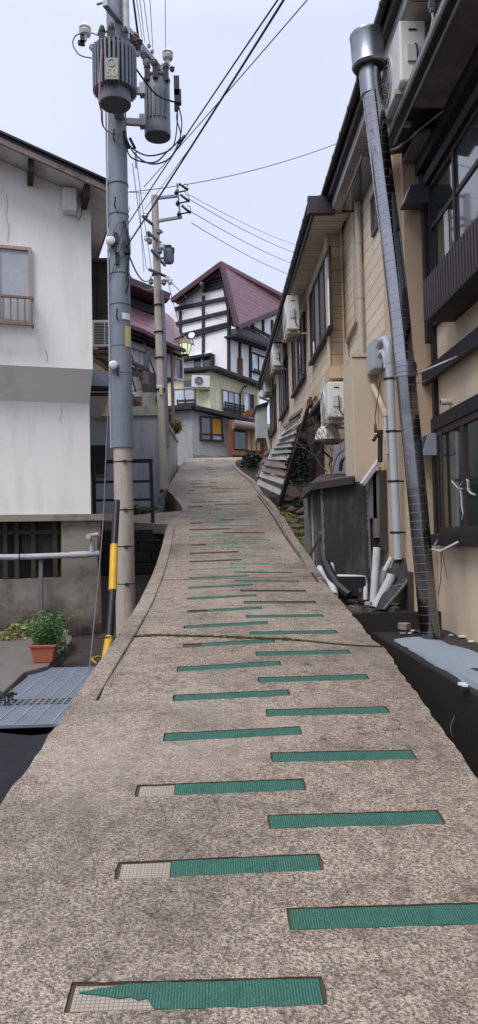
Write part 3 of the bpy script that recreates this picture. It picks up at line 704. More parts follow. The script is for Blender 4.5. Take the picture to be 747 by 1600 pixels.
# roof: slab parallel to the gable line, overhanging to the front and to the right
rt = LH.uz(185, 301, OV)[0]
mb = MB()
LH.poly(mb, [(ridge_u, under(ridge_u)+.045), (rt, under(rt)+.045), (rt, under(rt)+.075), (ridge_u, under(ridge_u)+.075)], OV+.02, -5.2)
LH.poly(mb, [(ridge_u, under(ridge_u)+.076), (rt+.05, under(rt)+.07), (rt+.05, under(rt)+.105), (ridge_u, under(ridge_u)+.11)], OV+.06, -5.2)
rf = mb.build('roof', 'blackroof', house)
mb = MB(); LH.poly(mb, [(ridge_u, under(ridge_u)), (rt, under(rt)), (rt, under(rt)+.043), (ridge_u, under(ridge_u)+.043)], OV-.06, -5.1)
mb.build('soffit', 'soffit_w', rf)
mb = MB(); LH.poly(mb, [(ridge_u, under(ridge_u)-.05), (rt, under(rt)-.05), (rt, under(rt)+.042), (ridge_u, under(ridge_u)+.042)], OV-.058, OV+.005)
mb.build('fascia', 'fasciawood', rf)
for px, py in ((48, 268), (134, 308), (-30, 230)):
    u = LH.uz(px, py, .3)[0]; mb = MB(); LH.box(mb, u-.045, u+.045, under(u)-.22, under(u)-.02, .002, OV-.1 if px != 134 else OV-.1); mb.build('purlin', 'brownwood', rf)
mb = MB(); LH.poly(mb, [(rt-.18, under(rt-.18)-.01), (rt-.02, under(rt)-.03), (rt-.02, under(rt)-.0), (rt-.18, under(rt-.18)+.03)], OV+.006, OV+.02); mb.build('fascia_patch', 'orange', rf)
# window with guard rail, cut by the left edge of the photo
w0 = LH.uz(-60, 508); w1 = LH.uz(49, 389)
_, wz0 = LH.uz(20, 506)
win = LH.window(w0[0], w1[0], wz0, w1[1], house, ['curtain','curtain'], 'pinkframe', .05, .07)
mb = MB(); zt = LH.uz(52, 463, .3)[1]; zb_ = LH.uz(52, 508, .3)[1]; ur = LH.uz(53, 480, .3)[0]
LH.box(mb, w0[0], ur, zt-.035, zt, .24, .29); LH.box(mb, w0[0], ur, zb_, zb_+.03, .24, .29)
u = ur-.03
while u > w0[0]:
    LH.box(mb, u-.012, u+.012, zb_+.03, zt-.035, .25, .28); u -= .105
LH.box(mb, ur-.03, ur, zt-.035, zt-.001, .07, .24); LH.box(mb, ur-.03, ur, zb_, zb_+.029, .07, .24)
mb.build('guard_rail', 'rail', win)
# white junction box under the eave
mb = MB(); a = LH.uz(97, 299, .02); b = LH.uz(119, 337, .02); LH.box(mb, a[0], b[0], b[1], a[1], .002, .2); jb = mb.build('junction_box', 'white', house, bev=.02)
mb = MB(); mb.tube([LH.pix(118,337,.1), LH.pix(122,346,.1), LH.pix(127,336,.1), LH.pix(128,326,.1)], .008, 5); mb.build('box_cable', 'wire', jb)
mb = MB(); c1 = [LH.pix(*q, .004) for q in ((10,303),(12,322),(9,336),(14,356),(12,378))]; mb.tube(c1, .0025, 4)
mb.tube([LH.pix(*q, .004) for q in ((71,546),(74,556),(73,566))], .003, 4)
mb.tube([LH.pix(*q, -.446) for q in ((97,634),(96,646),(93,658))], .0025, 4)
mb.build('crack', 'wire', house)
# pvc drain along the foundation
dp = thing('drain_pipe', LH.pix(60, 905, -.3), 'long white plastic drain pipe running along the foundation of the white house', 'pipe')
mb = MB(); mb.tube([LH.pix(-60, 871, -.3), LH.pix(29, 870.5, -.3)], .048, 12); mb.tube([LH.pix(31, 870.4, -.3), LH.pix(112, 867.5, -.3)], .048, 12)
mb.tube([LH.pix(110, 867.6, -.3), LH.pix(136, 866.2, -.3)], .056, 12); mb.build('pipe', 'pvc', dp)
mb = MB(); mb.tube([LH.pix(136, 866.2, -.3), LH.pix(155, 865, -.3)], .05, 12); mb.build('pipe', 'greypvc', dp)
mb = MB(); mb.tube([LH.pix(144, 862, -.3), LH.pix(144.5, 846, -.3)], .042, 10); mb.tube([LH.pix(144.4, 846, -.3), LH.pix(144.6, 838, -.3)], .03, 10)
mb.tube([LH.pix(136, 838, -.3), LH.pix(153, 835, -.3)], .034, 10); mb.tube([LH.pix(139, 838, -.3), LH.pix(138, 838, -.12)], .045, 10); mb.build('tee_joint', 'pvc', dp)
mb = MB(); mb.bar(LH.pix(64, 874, -.34), LH.pix(64, 968, -.34), .06); mb.build('support_post', 'greywood', dp)
mb = MB(); mb.box(LH.pix(155.5, 905, -.42), (.05, .05, 1.45)); tag(mb.build('rusty_post', 'rust'), 'rusty thin post at the corner of the grey foundation beside the guy guard', 'post')
# dark wooden lean-to seen just right of the house corner, behind it
sh = thing('shed', (-2.6, 14.0, 0), 'dark brown timber wall glimpsed between the white house and the utility pole', 'shed')
mb = MB(); a = at(143,412,13.6); b = at(172,505,13.6)
mb.bb(a.x-.6, b.x, 13.6, 14.6, b.z, a.z); mb.build('wall', 'brownwood', sh)
mb = MB(); mb.bb(a.x-.6, b.x+.05, 13.5, 14.7, a.z, a.z+.07); mb.build('roof', 'purplebrown', sh)
mb = MB(); q = at(147,430,13.55); mb.box((q.x, 13.57, q.z-.5), (.06,.06,1.2)); mb.build('pole', 'black', sh)

# ------------------------------------------------------------ air conditioners (shared builder)
def ac_unit(name, loc, rz, label, w=.8, d=.29, h=.62, fan=True, bracket=True, group='outdoor air conditioner units'):
    t = thing(name, loc, label, 'air conditioner', group); t.rotation_euler = (0,0,0)
    R = Matrix.Rotation(rz, 3, 'Z'); L = V(loc)
    def T(mb): 
        mb.v = [L + R @ p for p in mb.v]; return mb
    T(MB().box((0,0,h/2), (w,d,h))).build('casing', 'white', t, bev=.02)
    if fan:
        mb = MB(); c = V((-w*.13, -d/2-.004, h*.52)); r = h*.40
        ring = [(r-.012,-.006),(r-.012,.012),(r,.012),(r,-.006)]
        mb.lathe([(r,-.004),(r,.010),(r-.02,.010),(r-.02,-.004)], c, 28, (0,-1,0)); g = T(mb).build('fan_grille', 'whitegrille', t)
        mb = MB(); mb.lathe([(r-.021,-.003),(r-.021,.003)], c, 28, (0,-1,0)); T(mb).build('fan_opening', 'darkgrille', g)
        mb = MB()
        for rr in (.25,.45,.65,.85):
            pts = [c+V((math.cos(a)*r*rr, -.007, math.sin(a)*r*rr)) for a in lin(0, 2*PI, 25)]; mb.tube(pts, .004, 4, False)
        for a in lin(0, PI, 7)[:-1]: mb.bar(c+V((math.cos(a)*r*.95,-.007,math.sin(a)*r*.95)), c-V((math.cos(a)*r*.95,.007,math.sin(a)*r*.95)), .005)
        T(mb).build('fan_guard', 'whitegrille', g)
    else:
        mb = MB()
        for i in range(14):
            z = h*.12+i*h*.058
            for s in (-1, 1): mb.box((s*w*.2, -d/2-.002, z), (w*.36, .006, h*.035))
        T(mb).build('rear_fins', 'darkgrille', t)
    mb = MB(); mb.box((w/2+.012, .0, h*.45), (.02, .12, .16)); T(mb).build('service_cover', 'whitegrille', t)
    mb = MB(); mb.box((w/2+.005, 0, h*.84), (.012,.08,.012)); mb.tube([(w/2+.02,.02,h*.6),(w/2+.035,.03,h*.5),(w/2+.03,.03,h*.2),(w/2+.02,.1,h*.05)], .009, 6); T(mb).build('hose', 'black', t)
    for s in (-1, 1): T(MB().box((s*w*.32, 0, -.025), (.06, d*1.15, .05))).build('foot', 'beigepipe', t)
    if bracket:
        mb = MB(); mb.box((0, -d*.35, -.065), (w*1.05, .035, .035)); mb.box((0, d*.4, -.065), (w*1.05, .035, .035))
        for s in (-1, 1): mb.box((s*w*.38, .08, -.065), (.035, d+.25, .028))
        T(mb).build('bracket', 'beigepipe', t)
    return t
# unit on the timber shelf behind the pole
q = at(166, 545, 12.9)
ac_unit('air_conditioner', (q.x, 12.9, q.z), 0, 'white air conditioner with louvred back on a timber shelf just left of the big pole', w=.48, h=.47, fan=False, bracket=False)
mb = MB(); a = at(148,549,12.8); mb.box((a.x+.28, 12.95, a.z-.03), (.62,.5,.05)); mb.bar(V((a.x+.02,12.75,a.z-.08)), V((a.x+.5,12.75,a.z-.2)), .06); mb.bar(V((a.x+.05,13.1,a.z-.06)), V((a.x+.5,13.1,a.z-.45)), .06)
tag(mb.build('shelf', 'rust'), 'brown timber shelf under the air conditioner left of the pole', 'shelf')

# small tiled roof and its building between house and pole
bh = thing('outbuilding', (-2.5, 15.2, 0), 'small outbuilding with a blue slate roof and cream boards behind the utility pole', 'outbuilding')
mb = MB(); mb.hexa([at(138,612,14.2), at(172,612,14.2), at(172,604,14.2), at(138,602,14.2)], [at(138,577,15.6), at(166,588,15.6), at(166,584,15.6), at(138,573,15.6)])
mb.hexa([at(138,602,14.2), at(176,604,14.2), at(176,611,14.2), at(138,611,14.2)], [at(138,574,15.6), at(172,590,15.6), at(172,597,15.6), at(138,581,15.6)]); mb.build('roof', 'slate', bh)
mb = MB(); mb.hexa([at(141,619,14.25), at(170,619,14.25), at(170,613,14.25), at(141,613,14.25)], [at(141,619,14.4), at(170,619,14.4), at(170,613,14.4), at(141,613,14.4)]); mb.build('fascia', 'blackroof', bh)
mb = MB(); mb.hexa([at(140,619,14.3), at(171,619,14.3), at(158,652,16.2), at(140,651,16.2)], [at(140,616,14.3), at(171,616,14.3), at(158,648,16.2), at(140,647,16.2)]); mb.build('soffit', 'soffit_w', bh)
mb = MB(); a = at(144,568,16.4); b = at(176,594,16.4); mb.prism([at(140,568,16.4), at(150,568,16.4), at(176,586,16.4), at(176,650,16.4), at(140,650,16.4)], (0,.8,0)); mb.build('wall', 'cream', bh)

# blue-grey block wall of the terrace and concrete wall along the ramp
YW = 17.5
tw = thing('terrace_wall', (-2.1, 17.7, .5), 'blue-grey terrace wall behind the black railing with a small dark window', 'wall')
a = at(130,652,YW); b = at(252,652,YW); zt = at(200,650,YW).z
mb = MB(); mb.bb(-4.5, b.x, YW, YW+.25, -.6, zt); mb.build('wall', 'bluewall', tw)
mb = MB(); mb.bb(-4.5, b.x+.04, YW-.06, YW+.4, zt, zt+.22); mb.build('coping', 'concwall', tw)
mb = MB(); a = at(141,696,YW-.04); b2 = at(165,741,YW-.04); mb.bb(a.x, b2.x, YW-.05, YW+.02, b2.z, a.z); wn = mb.build('window', 'black', tw)
mb = MB(); mb.bb(a.x, b2.x+.02, YW-.09, YW+.0, b2.z-.06, b2.z); mb.build('sill', 'rust', wn)
mb = MB(); c = at(250,640,17.4); d_ = at(256,772,17.4); mb.tube([c, at(252,700,17.4), at(252.5,770,17.4)], .035, 8); tag(mb.build('drain_pipe', 'darkconc'), 'dark vertical drain pipe at the corner of the blue-grey terrace wall', 'pipe')
# long wall climbing with the ramp: X about -1.35, top stepped by the photo's line
rw = thing('retaining_wall', (-1.3, 22, 1), 'tall streaked concrete retaining wall along the left side of the upper ramp', 'wall')
XW = -1.34
tp = [atX(*q, XW) for q in ((250.5,641),(262,668),(272,684),(277,692))]
t_ = [(YW+.02, tp[0].z)] + [(max(YW+.1*i+.1, p.y), p.z) for i, p in enumerate(tp)] + [(28.2, tp[-1].z+.05)]
mb = MB(); loop = [V((XW, y, z)) for y, z in t_] + [V((XW, 28.2, prof(28)-1)), V((XW, YW+.02, prof(17.5)-1.2))]
mb.prism(loop, (-.3, 0, 0)); mb.build('wall', 'concwall', rw)
mb = MB(); pts = [V((XW-.12, y, z+.06)) for y, z in t_]
for p, q in zip(pts, pts[1:]):
    if (q-p).length > .05: mb.bar(p, q, .34, .12)
mb.build('coping', 'concwall', rw)
for i, (px, py, s, n) in enumerate(((271,667,.42,200),(264,652,.2,70))):
    c = atX(px, py, XW+.02); mb = leaves(c, (s*.5,s*.8,s*.55), n*3, .14)
    for _ in range(n):
        a = random.uniform(0, 6.28); r = s*random.uniform(.4,1.2); e = c+V((math.cos(a)*r, math.sin(a)*r, random.uniform(-.6,.7)*s))
        mb.tube([c, c.lerp(e,.6)+V((0,0,.05)), e], [.006,.01,.002], 3, False)
    tag(mb.build('fern_clump', 'straw' if i == 0 else 'leafyellow'), ['dry golden fern clump hanging over the top of the retaining wall', 'small yellow-green plant above the dry fern on the wall top'][i], 'plant')
# stone face under the side path
mb = MB()
for r in range(9):
    x = -2.9; z = -1.75+r*.22
    while x < -.62:
        w = random.uniform(.25,.5); mb.box((x+w/2, 15.1+random.uniform(-.03,.03), z+.1), (w-.015, .35, .205)); x += w
tag(mb.build('stone_wall', 'mossstone'), 'dark mossy stone wall holding up the little side path behind the big pole', 'wall')
leafc = leaves(at(224,801,16.9), (.42,.25,.14), 260, .12)
tag(leafc.build('weed_patch', 'leaf'), 'bright green leafy weeds on the ground behind the black railing', 'weeds')
for q in ((246,805,16.7,.10),(250,797,17.0,.09),(253,787,17.3,.08),(250,778,17.3,.06),(243,800,17.1,.07)):
    c = at(*q[:3]); mb = MB(); mb.lathe([(q[3]*.7,-.1),(q[3],0),(q[3]*.8,q[3]*.8),(q[3]*.2,q[3]*1.1)], c, 9)
    tag(mb.build('stone', 'rockgrey'), 'grey stone in the hollow between the black railing and the ramp', 'stone', 'stones in the hollow by the railing')
# black metal railing
rl = thing('railing', at(191,815,15.1), 'black three-bar metal railing on the side path behind the big pole', 'railing')
P0, P1 = at(146,718,15.3), at(235,720,15.0)
mb = MB(); mb.bar(at(235.5,720,15.0), at(239,817,15.0), .07); mb.build('post', 'black', rl)
mb = MB(); mb.bar(at(146,720,15.3), at(148,812,15.3), .07); mb.build('post', 'black', rl)
for y0, y1, w in ((722,720,.075),(753.5,752,.05),(782,780.5,.05)):
    mb = MB(); mb.bar(at(146,y0,15.3), at(238,y1,15.0), w); mb.build('rail', 'black', rl)

# ================================================================== BIG UTILITY POLE
YP = 11.0
def pw(px, py, d=0): return at(px, py, YP+d)
pole = thing('utility_pole', at(195,950,YP), 'big blue-grey sheathed utility pole carrying the two transformers', 'utility pole')
base = at(196.5, 960, YP); top = at(178.5, -60, YP); base = base-(top-base)*(.6/(top.z-base.z))
def ax(py): 
    t = at(190, py, YP).z; f = (t-base.z)/(top.z-base.z); return base.lerp(top, f)
zj = 697
mb = MB(); mb.tube([base, ax(zj)], [.148,.138], 24); mb.build('concrete_base', 'poleconc', pole)
mb = MB(); mb.tube([ax(zj+1), ax(205)], [.158,.143], 24); mb.tube([ax(zj+3), ax(zj-6)], .164, 24); mb.build('sheath', 'bluegrey', pole)
mb = MB(); mb.tube([ax(206), ax(-60)], [.14,.128], 24); mb.build('shaft', 'polegrey', pole)
for py in (722, 797, 854, 912):
    mb = MB(); mb.tube([ax(py+.8), ax(py-.8)], .146, 20); mb.box(ax(py)+V((.04,-.147,0)), (.06,.03,.03)); mb.build('band', 'cable', pole)
for py in (585, 543, 478, 338, 290, 430):
    mb = MB(); mb.tube([ax(py+.7), ax(py-.7)], .156, 20); mb.build('band', 'trafodark', pole)
for py in (590, 503, 405, 332, 228): 
    mb = MB(); c = ax(py)+V((-.03,-.155,0)); mb.tube([c, c+V((.0,-.06,.02)), c+V((.01,-.07,.13))], .013, 6); mb.build('step_bolt', 'cable', pole)
mb = MB(); c = ax(498); mb.lathe([(.1605,-.035),(.1605,.035),(.158,.036)], c, 24); 
# plates wrap the pole: small curved patches
def patch(py0, py1, a0, a1, r, m, nm_):
    mb = MB(); c0, c1 = ax(py0), ax(py1); N = 6; vs = []
    for i in range(N+1):
        a = a0+(a1-a0)*i/N
        for rr in (r, r+.006):
            for c in (c0, c1): vs.append(c+V((math.sin(a)*rr, -math.cos(a)*rr, 0)))
    fs = []
    for i in range(N):
        a = i*4; b = a+4; fs += [(a,b,b+1,a+1),(a+2,a+3,b+3,b+2),(a,a+2,b+2,b),(a+1,b+1,b+3,a+3)]
    fs += [(0,1,3,2),(N*4,N*4+2,N*4+3,N*4+1)]
    mb.add(vs, fs); return mb.build(nm_, m, pole)
patch(503, 493, .25, 1.2, .156, 'white', 'number_plate'); patch(545, 513, .55, 1.2, .157, 'plateyellow', 'warning_plate')
for px, py in ((177,571),(173,377)):
    c = ax(py); c = at(px, py, YP-.17); mb = MB(); mb.lathe([(.03,-.06),(.062,-.045),(.07,0),(.062,.045),(.03,.06)], c, 14, (.25,-1,.1)); mb.build('ball_insulator', 'ceramic', pole)
# clamps, loops of cable on the pole
mb = MB()
for i in range(4):
    py0 = random.uniform(335, 430); s = random.choice((-1, 1)); c = ax(py0)
    pts = [c+V((s*.16*math.cos(t)*1.05, -.17*abs(math.sin(t))-.01, .35*math.sin(t*1.3+i))) for t in lin(0, 2.6, 8)]
    mb.tube(pts, .005, 5)
mb.tube([at(193,345,10.85), at(200,365,10.85), at(201,400,10.85), at(198,420,10.85), at(201,440,10.85), at(197,458,10.85)], .016, 6)
mb.tube([at(196,350,10.86), at(203,395,10.84), at(197,440,10.86)], .01, 5)
mb.build('cable_loop', 'cable', pole)
mb = MB(); mb.box(at(199,386,10.86), (.09,.09,.2)); mb.box(at(181,372,10.84), (.05,.05,.16)); mb.box(at(183,404,10.84), (.05,.05,.18)); mb.build('cable_clamp', 'black', pole)
mb = MB(); mb.tube([ax(700)+V((-.17,-.02,0)), ax(500)+V((-.165,-.04,0)), ax(300)+V((-.16,-.04,0)), ax(100)+V((-.16,-.04,0))], .014, 6); mb.build('ground_conduit', 'greypvc', pole)
# white riser pipe at the top
mb = MB(); mb.tube([at(198,62,YP-.12), at(195,-60,YP-.12)], .05, 14); mb.build('riser_pipe', 'pvc', pole)
for q in ((151,7),(152,53)):
    mb = MB(); mb.bar(at(q[0],q[1],YP-.1), ax(q[1])+V((0,-.1,0)), .022); mb.build('step_bolt', 'trafodark', pole)

def transformer(c, r, h, label, fins, plate=False, toward=0):
    """c: bottom centre"""
    t = thing('transformer', c, label, 'transformer', None); c = V(c)
    mb = MB(); mb.lathe([(r*.98,0),(r,.015),(r,.10),(r*.985,.12),(r*.985,h*.94),(r*.9,h),(r*.25,h+.05)], c, 28); mb.build('tank', 'trafo', t)
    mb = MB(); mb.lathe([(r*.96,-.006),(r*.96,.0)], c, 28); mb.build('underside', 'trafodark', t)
    mb = MB()
    for i in range(fins[0]):
        a = -PI/2 + (i-(fins[0]-1)/2)*fins[1]
        p = c+V((math.cos(a)*(r+fins[2]/2), math.sin(a)*(r+fins[2]/2), h*.5+.06)); R = Matrix.Rotation(a, 3, 'Z')
        mb.box(p-V((0,0,h*fins[3])), (fins[2], .028, h*fins[4]), R)
    mb.build('cooling_fins', 'trafo', t)
    mb = MB(); mb.lathe([(r*1.02,h*.93),(r*1.035,h*.94),(r*1.035,h*.955),(r*1.02,h*.965)], c, 28); mb.build('rim_band', 'cable', t)
    for k, a in enumerate((-2.3,-1.6,-.7)):
        mb = MB(); p = c+V((math.cos(a)*r*.98, math.sin(a)*r*.98, h*.95)); mb.box(p, (.08,.08,.17)); mb.lathe([(.04,.08),(.055,.12),(.03,.2)], p, 10); mb.build('bushing', 'black', t)
    return t
Yt = 10.35
tc = at(180, 164, Yt); t1h = at(180,70,Yt).z-tc.z
tr = transformer((tc.x, Yt, tc.z), .225, t1h, 'large finned grey transformer marked 50 on the near side of the pole', (24, .20, .085, .02, .70))
# number plate with circled 1 and 50
pl_c = V((tc.x-.0, Yt-.34, at(180,107,Yt-.34).z)); hp = .30
mb = MB(); mb.box(pl_c, (.185,.012,hp)); pl = mb.build('number_plate', 'plategrey', tr)
def text(s, loc, size, m, parent, rot=(PI/2,0,0), ext=.003, name='lettering', align='CENTER'):
    cu = bpy.data.curves.new(name, 'FONT'); cu.body = s; cu.size = size; cu.extrude = ext; cu.align_x = align; cu.align_y = 'CENTER'
    o = bpy.data.objects.new(name, cu); COL.objects.link(o); o.rotation_euler = rot; o.location = V(loc)
    dg = bpy.context.evaluated_depsgraph_get(); me = bpy.data.meshes.new_from_object(o.evaluated_get(dg))
    me.transform(Matrix.Rotation(rot[2],4,'Z') @ Matrix.Rotation(rot[0],4,'X')); bpy.data.objects.remove(o); me.materials.clear(); me.materials.append(M[m])
    n = bpy.data.objects.new(name, me); COL.objects.link(n); n.parent = parent; n.location = V(loc)-wloc(parent); return n
text('50', pl_c+V((0,-.010,-.065)), .155, 'plateyellow', pl); text('1', pl_c+V((0,-.010,.075)), .09, 'plateyellow', pl)
mb = MB(); mb.tube([pl_c+V((math.cos(a)*.05,-.01,.075+math.sin(a)*.05)) for a in lin(0,2*PI,20)], .006, 4, False); mb.build('emblem_ring', 'plateyellow', pl)
mb = MB(); mb.tube([at(159,78,Yt-.3), at(156,120,Yt-.36), at(155,160,Yt-.3), at(158,172,Yt-.1)], .013, 6); mb.build('lead', 'pink', tr)
for zz in (.15, t1h*.75):
    mb = MB(); mb.bar(V((tc.x,Yt+.2,tc.z+zz)), V((tc.x,YP-.1,tc.z+zz)), .14,.1); mb.build('mounting_bracket', 'steel', tr)
Y2 = 11.15
tc2 = at(246.5, 214, Y2); h2 = at(246,122,Y2).z-tc2.z
tr2 = transformer((tc2.x, Y2, tc2.z), .2, h2, 'slimmer grey transformer hanging to the right of the pole', (6, .3, .02, .08, .5))
for py in (141, 190):
    mb = MB(); mb.bar(at(196,py,YP), at(230,py+2,Y2), .07,.09); mb.box(at(225,py,Y2-.02), (.13,.14,.17)); mb.build('mounting_bracket', 'steel', tr2)
mb = MB(); mb.box(at(276,136,11.0), (.08,.1,.3)); mb.box(at(278,152,11.0), (.1,.1,.2)); mb.box(at(275,166,11.0), (.05,.06,.14)); mb.build('cutout_switch', 'black', tr2)
# crossarm receding up to the right
xa = thing('crossarm', at(205,55,11.2), 'steel crossarm slanting away above the two transformers', 'crossarm')
A0 = at(164,4,10.55); A1 = at(252,112,12.1)
mb = MB(); mb.bar(A0, A1, .085, .085); mb.build('beam', 'steel', xa)
mb = MB(); mb.tube([at(206,-20,11.1), at(216,58,11.4)], .018, 6); mb.build('brace', 'trafodark', xa)
def insul(p, s, parent, m='ceramic', m2='brownceramic'):
    mb = MB(); mb.lathe([(.02*s,-.12*s),(.03*s,-.05*s),(.07*s,-.04*s),(.085*s,.0),(.06*s,.03*s),(.08*s,.05*s),(.05*s,.09*s),(.02*s,.12*s)], p, 12)
    return mb.build('insulator', m, parent)
insul(at(209,64,11.3), 1.2, xa, 'brownceramic'); insul(at(262,88,12.0), 1.15, xa)
insul(at(133,50,10.5), 1.1, xa)
mb = MB(); mb.box(at(129,63,10.5), (.06,.06,.14)); mb.box(at(127,67,10.5), (.09,.06,.05)); mb.tube([at(133,55,10.5), at(129,62,10.5)], .02, 6); mb.build('cutout_switch', 'black', xa)
for q in ((146,75,.09),(152,72,.1),(158,69,.1),(214,74,.09),(221,78,.08),(224,86,.09),(219,66,.07),(228,98,.09),(239,97,.08),(215,84,.07),(233,72,.05),(238,81,.05),(269,108,.07),(243,110,.06),(250,118,.07)):
    mb = MB(); mb.lathe([(q[2]*.3,-q[2]*.6),(q[2]*.6,-q[2]*.2),(q[2]*.45,0),(q[2]*.65,q[2]*.3),(q[2]*.2,q[2]*.7)], at(q[0],q[1],10.9+(q[0]-190)*.012), 9); mb.build('fitting', random.choice(['steel','trafodark','ceramic']), xa)
mb = MB(); mb.bar(at(252,101,12), at(266,101,12), .03); mb.bar(at(210,78,11.2), at(224,84,11.4), .03); mb.bar(at(140,75,10.4), at(160,70,10.5), .03); mb.build('fitting_bar', 'steel', xa)
# small leads around transformers
def spline(pts, r, m, label, cat='cable', group=None, name='cable', n=5):
    P = [V(p) for p in pts]; out = []
    for i in range(len(P)-1):
        p0 = P[max(0,i-1)]; p1 = P[i]; p2 = P[i+1]; p3 = P[min(len(P)-1,i+2)]
        for k in range(n):
            t = k/n; out.append(.5*((2*p1)+(p2-p0)*t+(2*p0-5*p1+4*p2-p3)*t*t+(3*p1-p0-3*p2+p3)*t*t*t))
    out.append(P[-1]); o = MB().tube(out, r, 6).build(name, m); return tag(o, label, cat, group)
spline([at(145,91,10.3), at(125,86,10.4), at(114,70,10.45), at(118,56,10.5), at(131,51,10.5)], .009, 'wireblue', 'thin lead looping left from the large transformer to its insulator')
spline([at(140,50,10.5), at(150,54,10.55), at(160,58,10.6)], .008, 'wireblue', 'short lead from the left insulator back to the pole')
spline([at(200,68,10.3), at(206,95,10.4), at(225,125,10.6), at(245,148,10.75), at(268,158,10.9), at(275,158,10.95)], .013, 'cable', 'black cable sagging between the two transformers')
for i, (pts, l) in enumerate((
    ([at(195,210,10.95), at(205,230,10.9), at(230,243,10.9), at(258,238,10.9), at(272,225,10.95), at(277,190,11), at(277,165,11)], 'inner of the dark leads looping under the right transformer'),
    ([at(196,212,10.95), at(210,240,10.9), at(236,256,10.9), at(264,248,10.9), at(280,220,10.95), at(284,190,11), at(279,165,11)], 'middle of the dark leads looping under the right transformer'),
    ([at(197,216,10.95), at(204,245,10.9), at(240,254,10.95), at(262,236,10.95), at(282,214,10.95), at(276,185,11), at(280,165,11)], 'outer of the dark leads looping under the right transformer'))):
    spline(pts, .011, 'wireblue', l)
spline([at(160,172,10.6), at(162,198,10.75), at(175,209,10.8), at(190,206,10.8), at(192,196,10.8)], .01, 'pink', 'pink lead curling under the large transformer')
spline([at(158,172,10.7), at(160,195,10.8), at(170,206,10.8), at(180,210,10.8)], .008, 'cable', 'black lead curling around the pole below the large transformer')
for i, (a, b) in enumerate((((196,205),(205,228)),((205,208),(215,228)))):
    mb = MB(); mb.tube([at(a[0]-2,a[1]+ (8 if i else 0),10.9), at(b[0]-4,b[1]+4,10.9)], .022, 7); tag(mb.build('cable_sleeve', 'black'), ['short black cable sleeve beside the pole below the large transformer', 'second black cable sleeve a little right of the pole'][i], 'cable sleeve')
mb = MB(); mb.tube([at(289,212,10.9), at(279,224,10.9)], .024, 7); tag(mb.build('cable_sleeve', 'black'), 'black cable sleeve on the looping leads right of the transformer', 'cable sleeve')
# guy wire and its striped guard
spline([at(172,574,10.8), at(166,700,10.2), at(160,830,9.6), at(140,1046,8.3)], .007, 'wire', 'thin grey guy wire slanting down from the pole to the grating', 'guy wire', name='guy_wire')
gg = thing('guy_guard', at(163,1032,9.2), 'black and yellow striped guard tube leaning beside the base of the big pole', 'guard')
gp = [(182.5,783,10.6),(178.5,852,10.25),(176,923,9.85),(171,995,9.5),(164,1036,9.3)]
for (a, b), m in zip(zip(gp, gp[1:]), ('black','yellow','black','yellow')):
    mb = MB(); mb.tube([at(*a), at(*b)], .048 if m == 'black' else .054, 14); mb.build('stripe', m, gg)
spline([at(150,1036,8.7), at(144,1030,8.9), at(152,1026,9.0), at(162,1029,9.1)], .012, 'orange', 'orange cord coiled at the foot of the striped guard', 'cord', name='cord')

# steel grating / tread plates and black netting, lower left
ZG = -1.47
def zq(px, py, z=ZG): return atZ(px, py, z)
gt = thing('grating', zq(60,1085), 'galvanised tread-plate cover with a slotted drain strip beside the ramp', 'grating')
X1 = -.95
A = zq(-150,1137); 
def plate(y0, y1, nm_, m):
    mb = MB()
    return mb
def gy(py): return zq(70, py).y
LE = lambda y: interp([(gy(1130), zq(-120,1130).x), (gy(1097), zq(-2,1095).x), (gy(1043), zq(62,1042).x)], y)
for i, (pa, pb) in enumerate(((1043.5,1056.5),(1057.5,1090.5),(1101.5,1131))):
    y1, y0 = gy(pa), gy(pb)
    mb = MB(); l0 = LE(y0)-.0; l1 = LE(y1)
    mb.prism([V((l0,y0,ZG-.03)), V((X1+.25,y0,ZG-.03)), V((X1+.25,y1,ZG-.03)), V((l1,y1,ZG-.03))], (0,0,.03)); mb.build('tread_plate', 'grate', gt, bev=.004)
    mb = MB()
    x = l0
    while x < X1+.2: mb.box((x,(y0+y1)/2,ZG+.004), (.007,(y1-y0)*.96,.006), ); x += .155
    mb.build('seam', 'gutterpale', gt)
y0, y1 = gy(1101), gy(1091); mb = MB(); x = LE(y0)
while x < X1+.25: mb.box((x,(y0+y1)/2,ZG-.006), (.022,(y1-y0),.012)); x += .062
for t in (0,.33,.66,1): mb.box(((LE(y0)+X1+.25)/2, y0+(y1-y0)*t, ZG-.0055), (X1+.25-LE(y0), .018, .0125))
mb.build('drain_grille', 'steel', gt)
mb = MB(); mb.bb(LE(y0)-.2, X1+.25, y0-1.2, y1+1.6, ZG-.3, ZG-.12); mb.build('channel', 'gratehole', gt)
yb = gy(1131)
mb = MB(); N = 14
g = grid(lambda x, y: V((x, y, ZG-.05+.02*math.sin(x*9+y*3)+.02*math.sin(y*13)+random.uniform(-.004,.004))), lin(-3.6,-.5,26), lin(1.0,yb-.02,34))
tag(g.build('netting', 'net'), 'black woven netting covering the pit at the lower left edge of the ramp', 'netting')
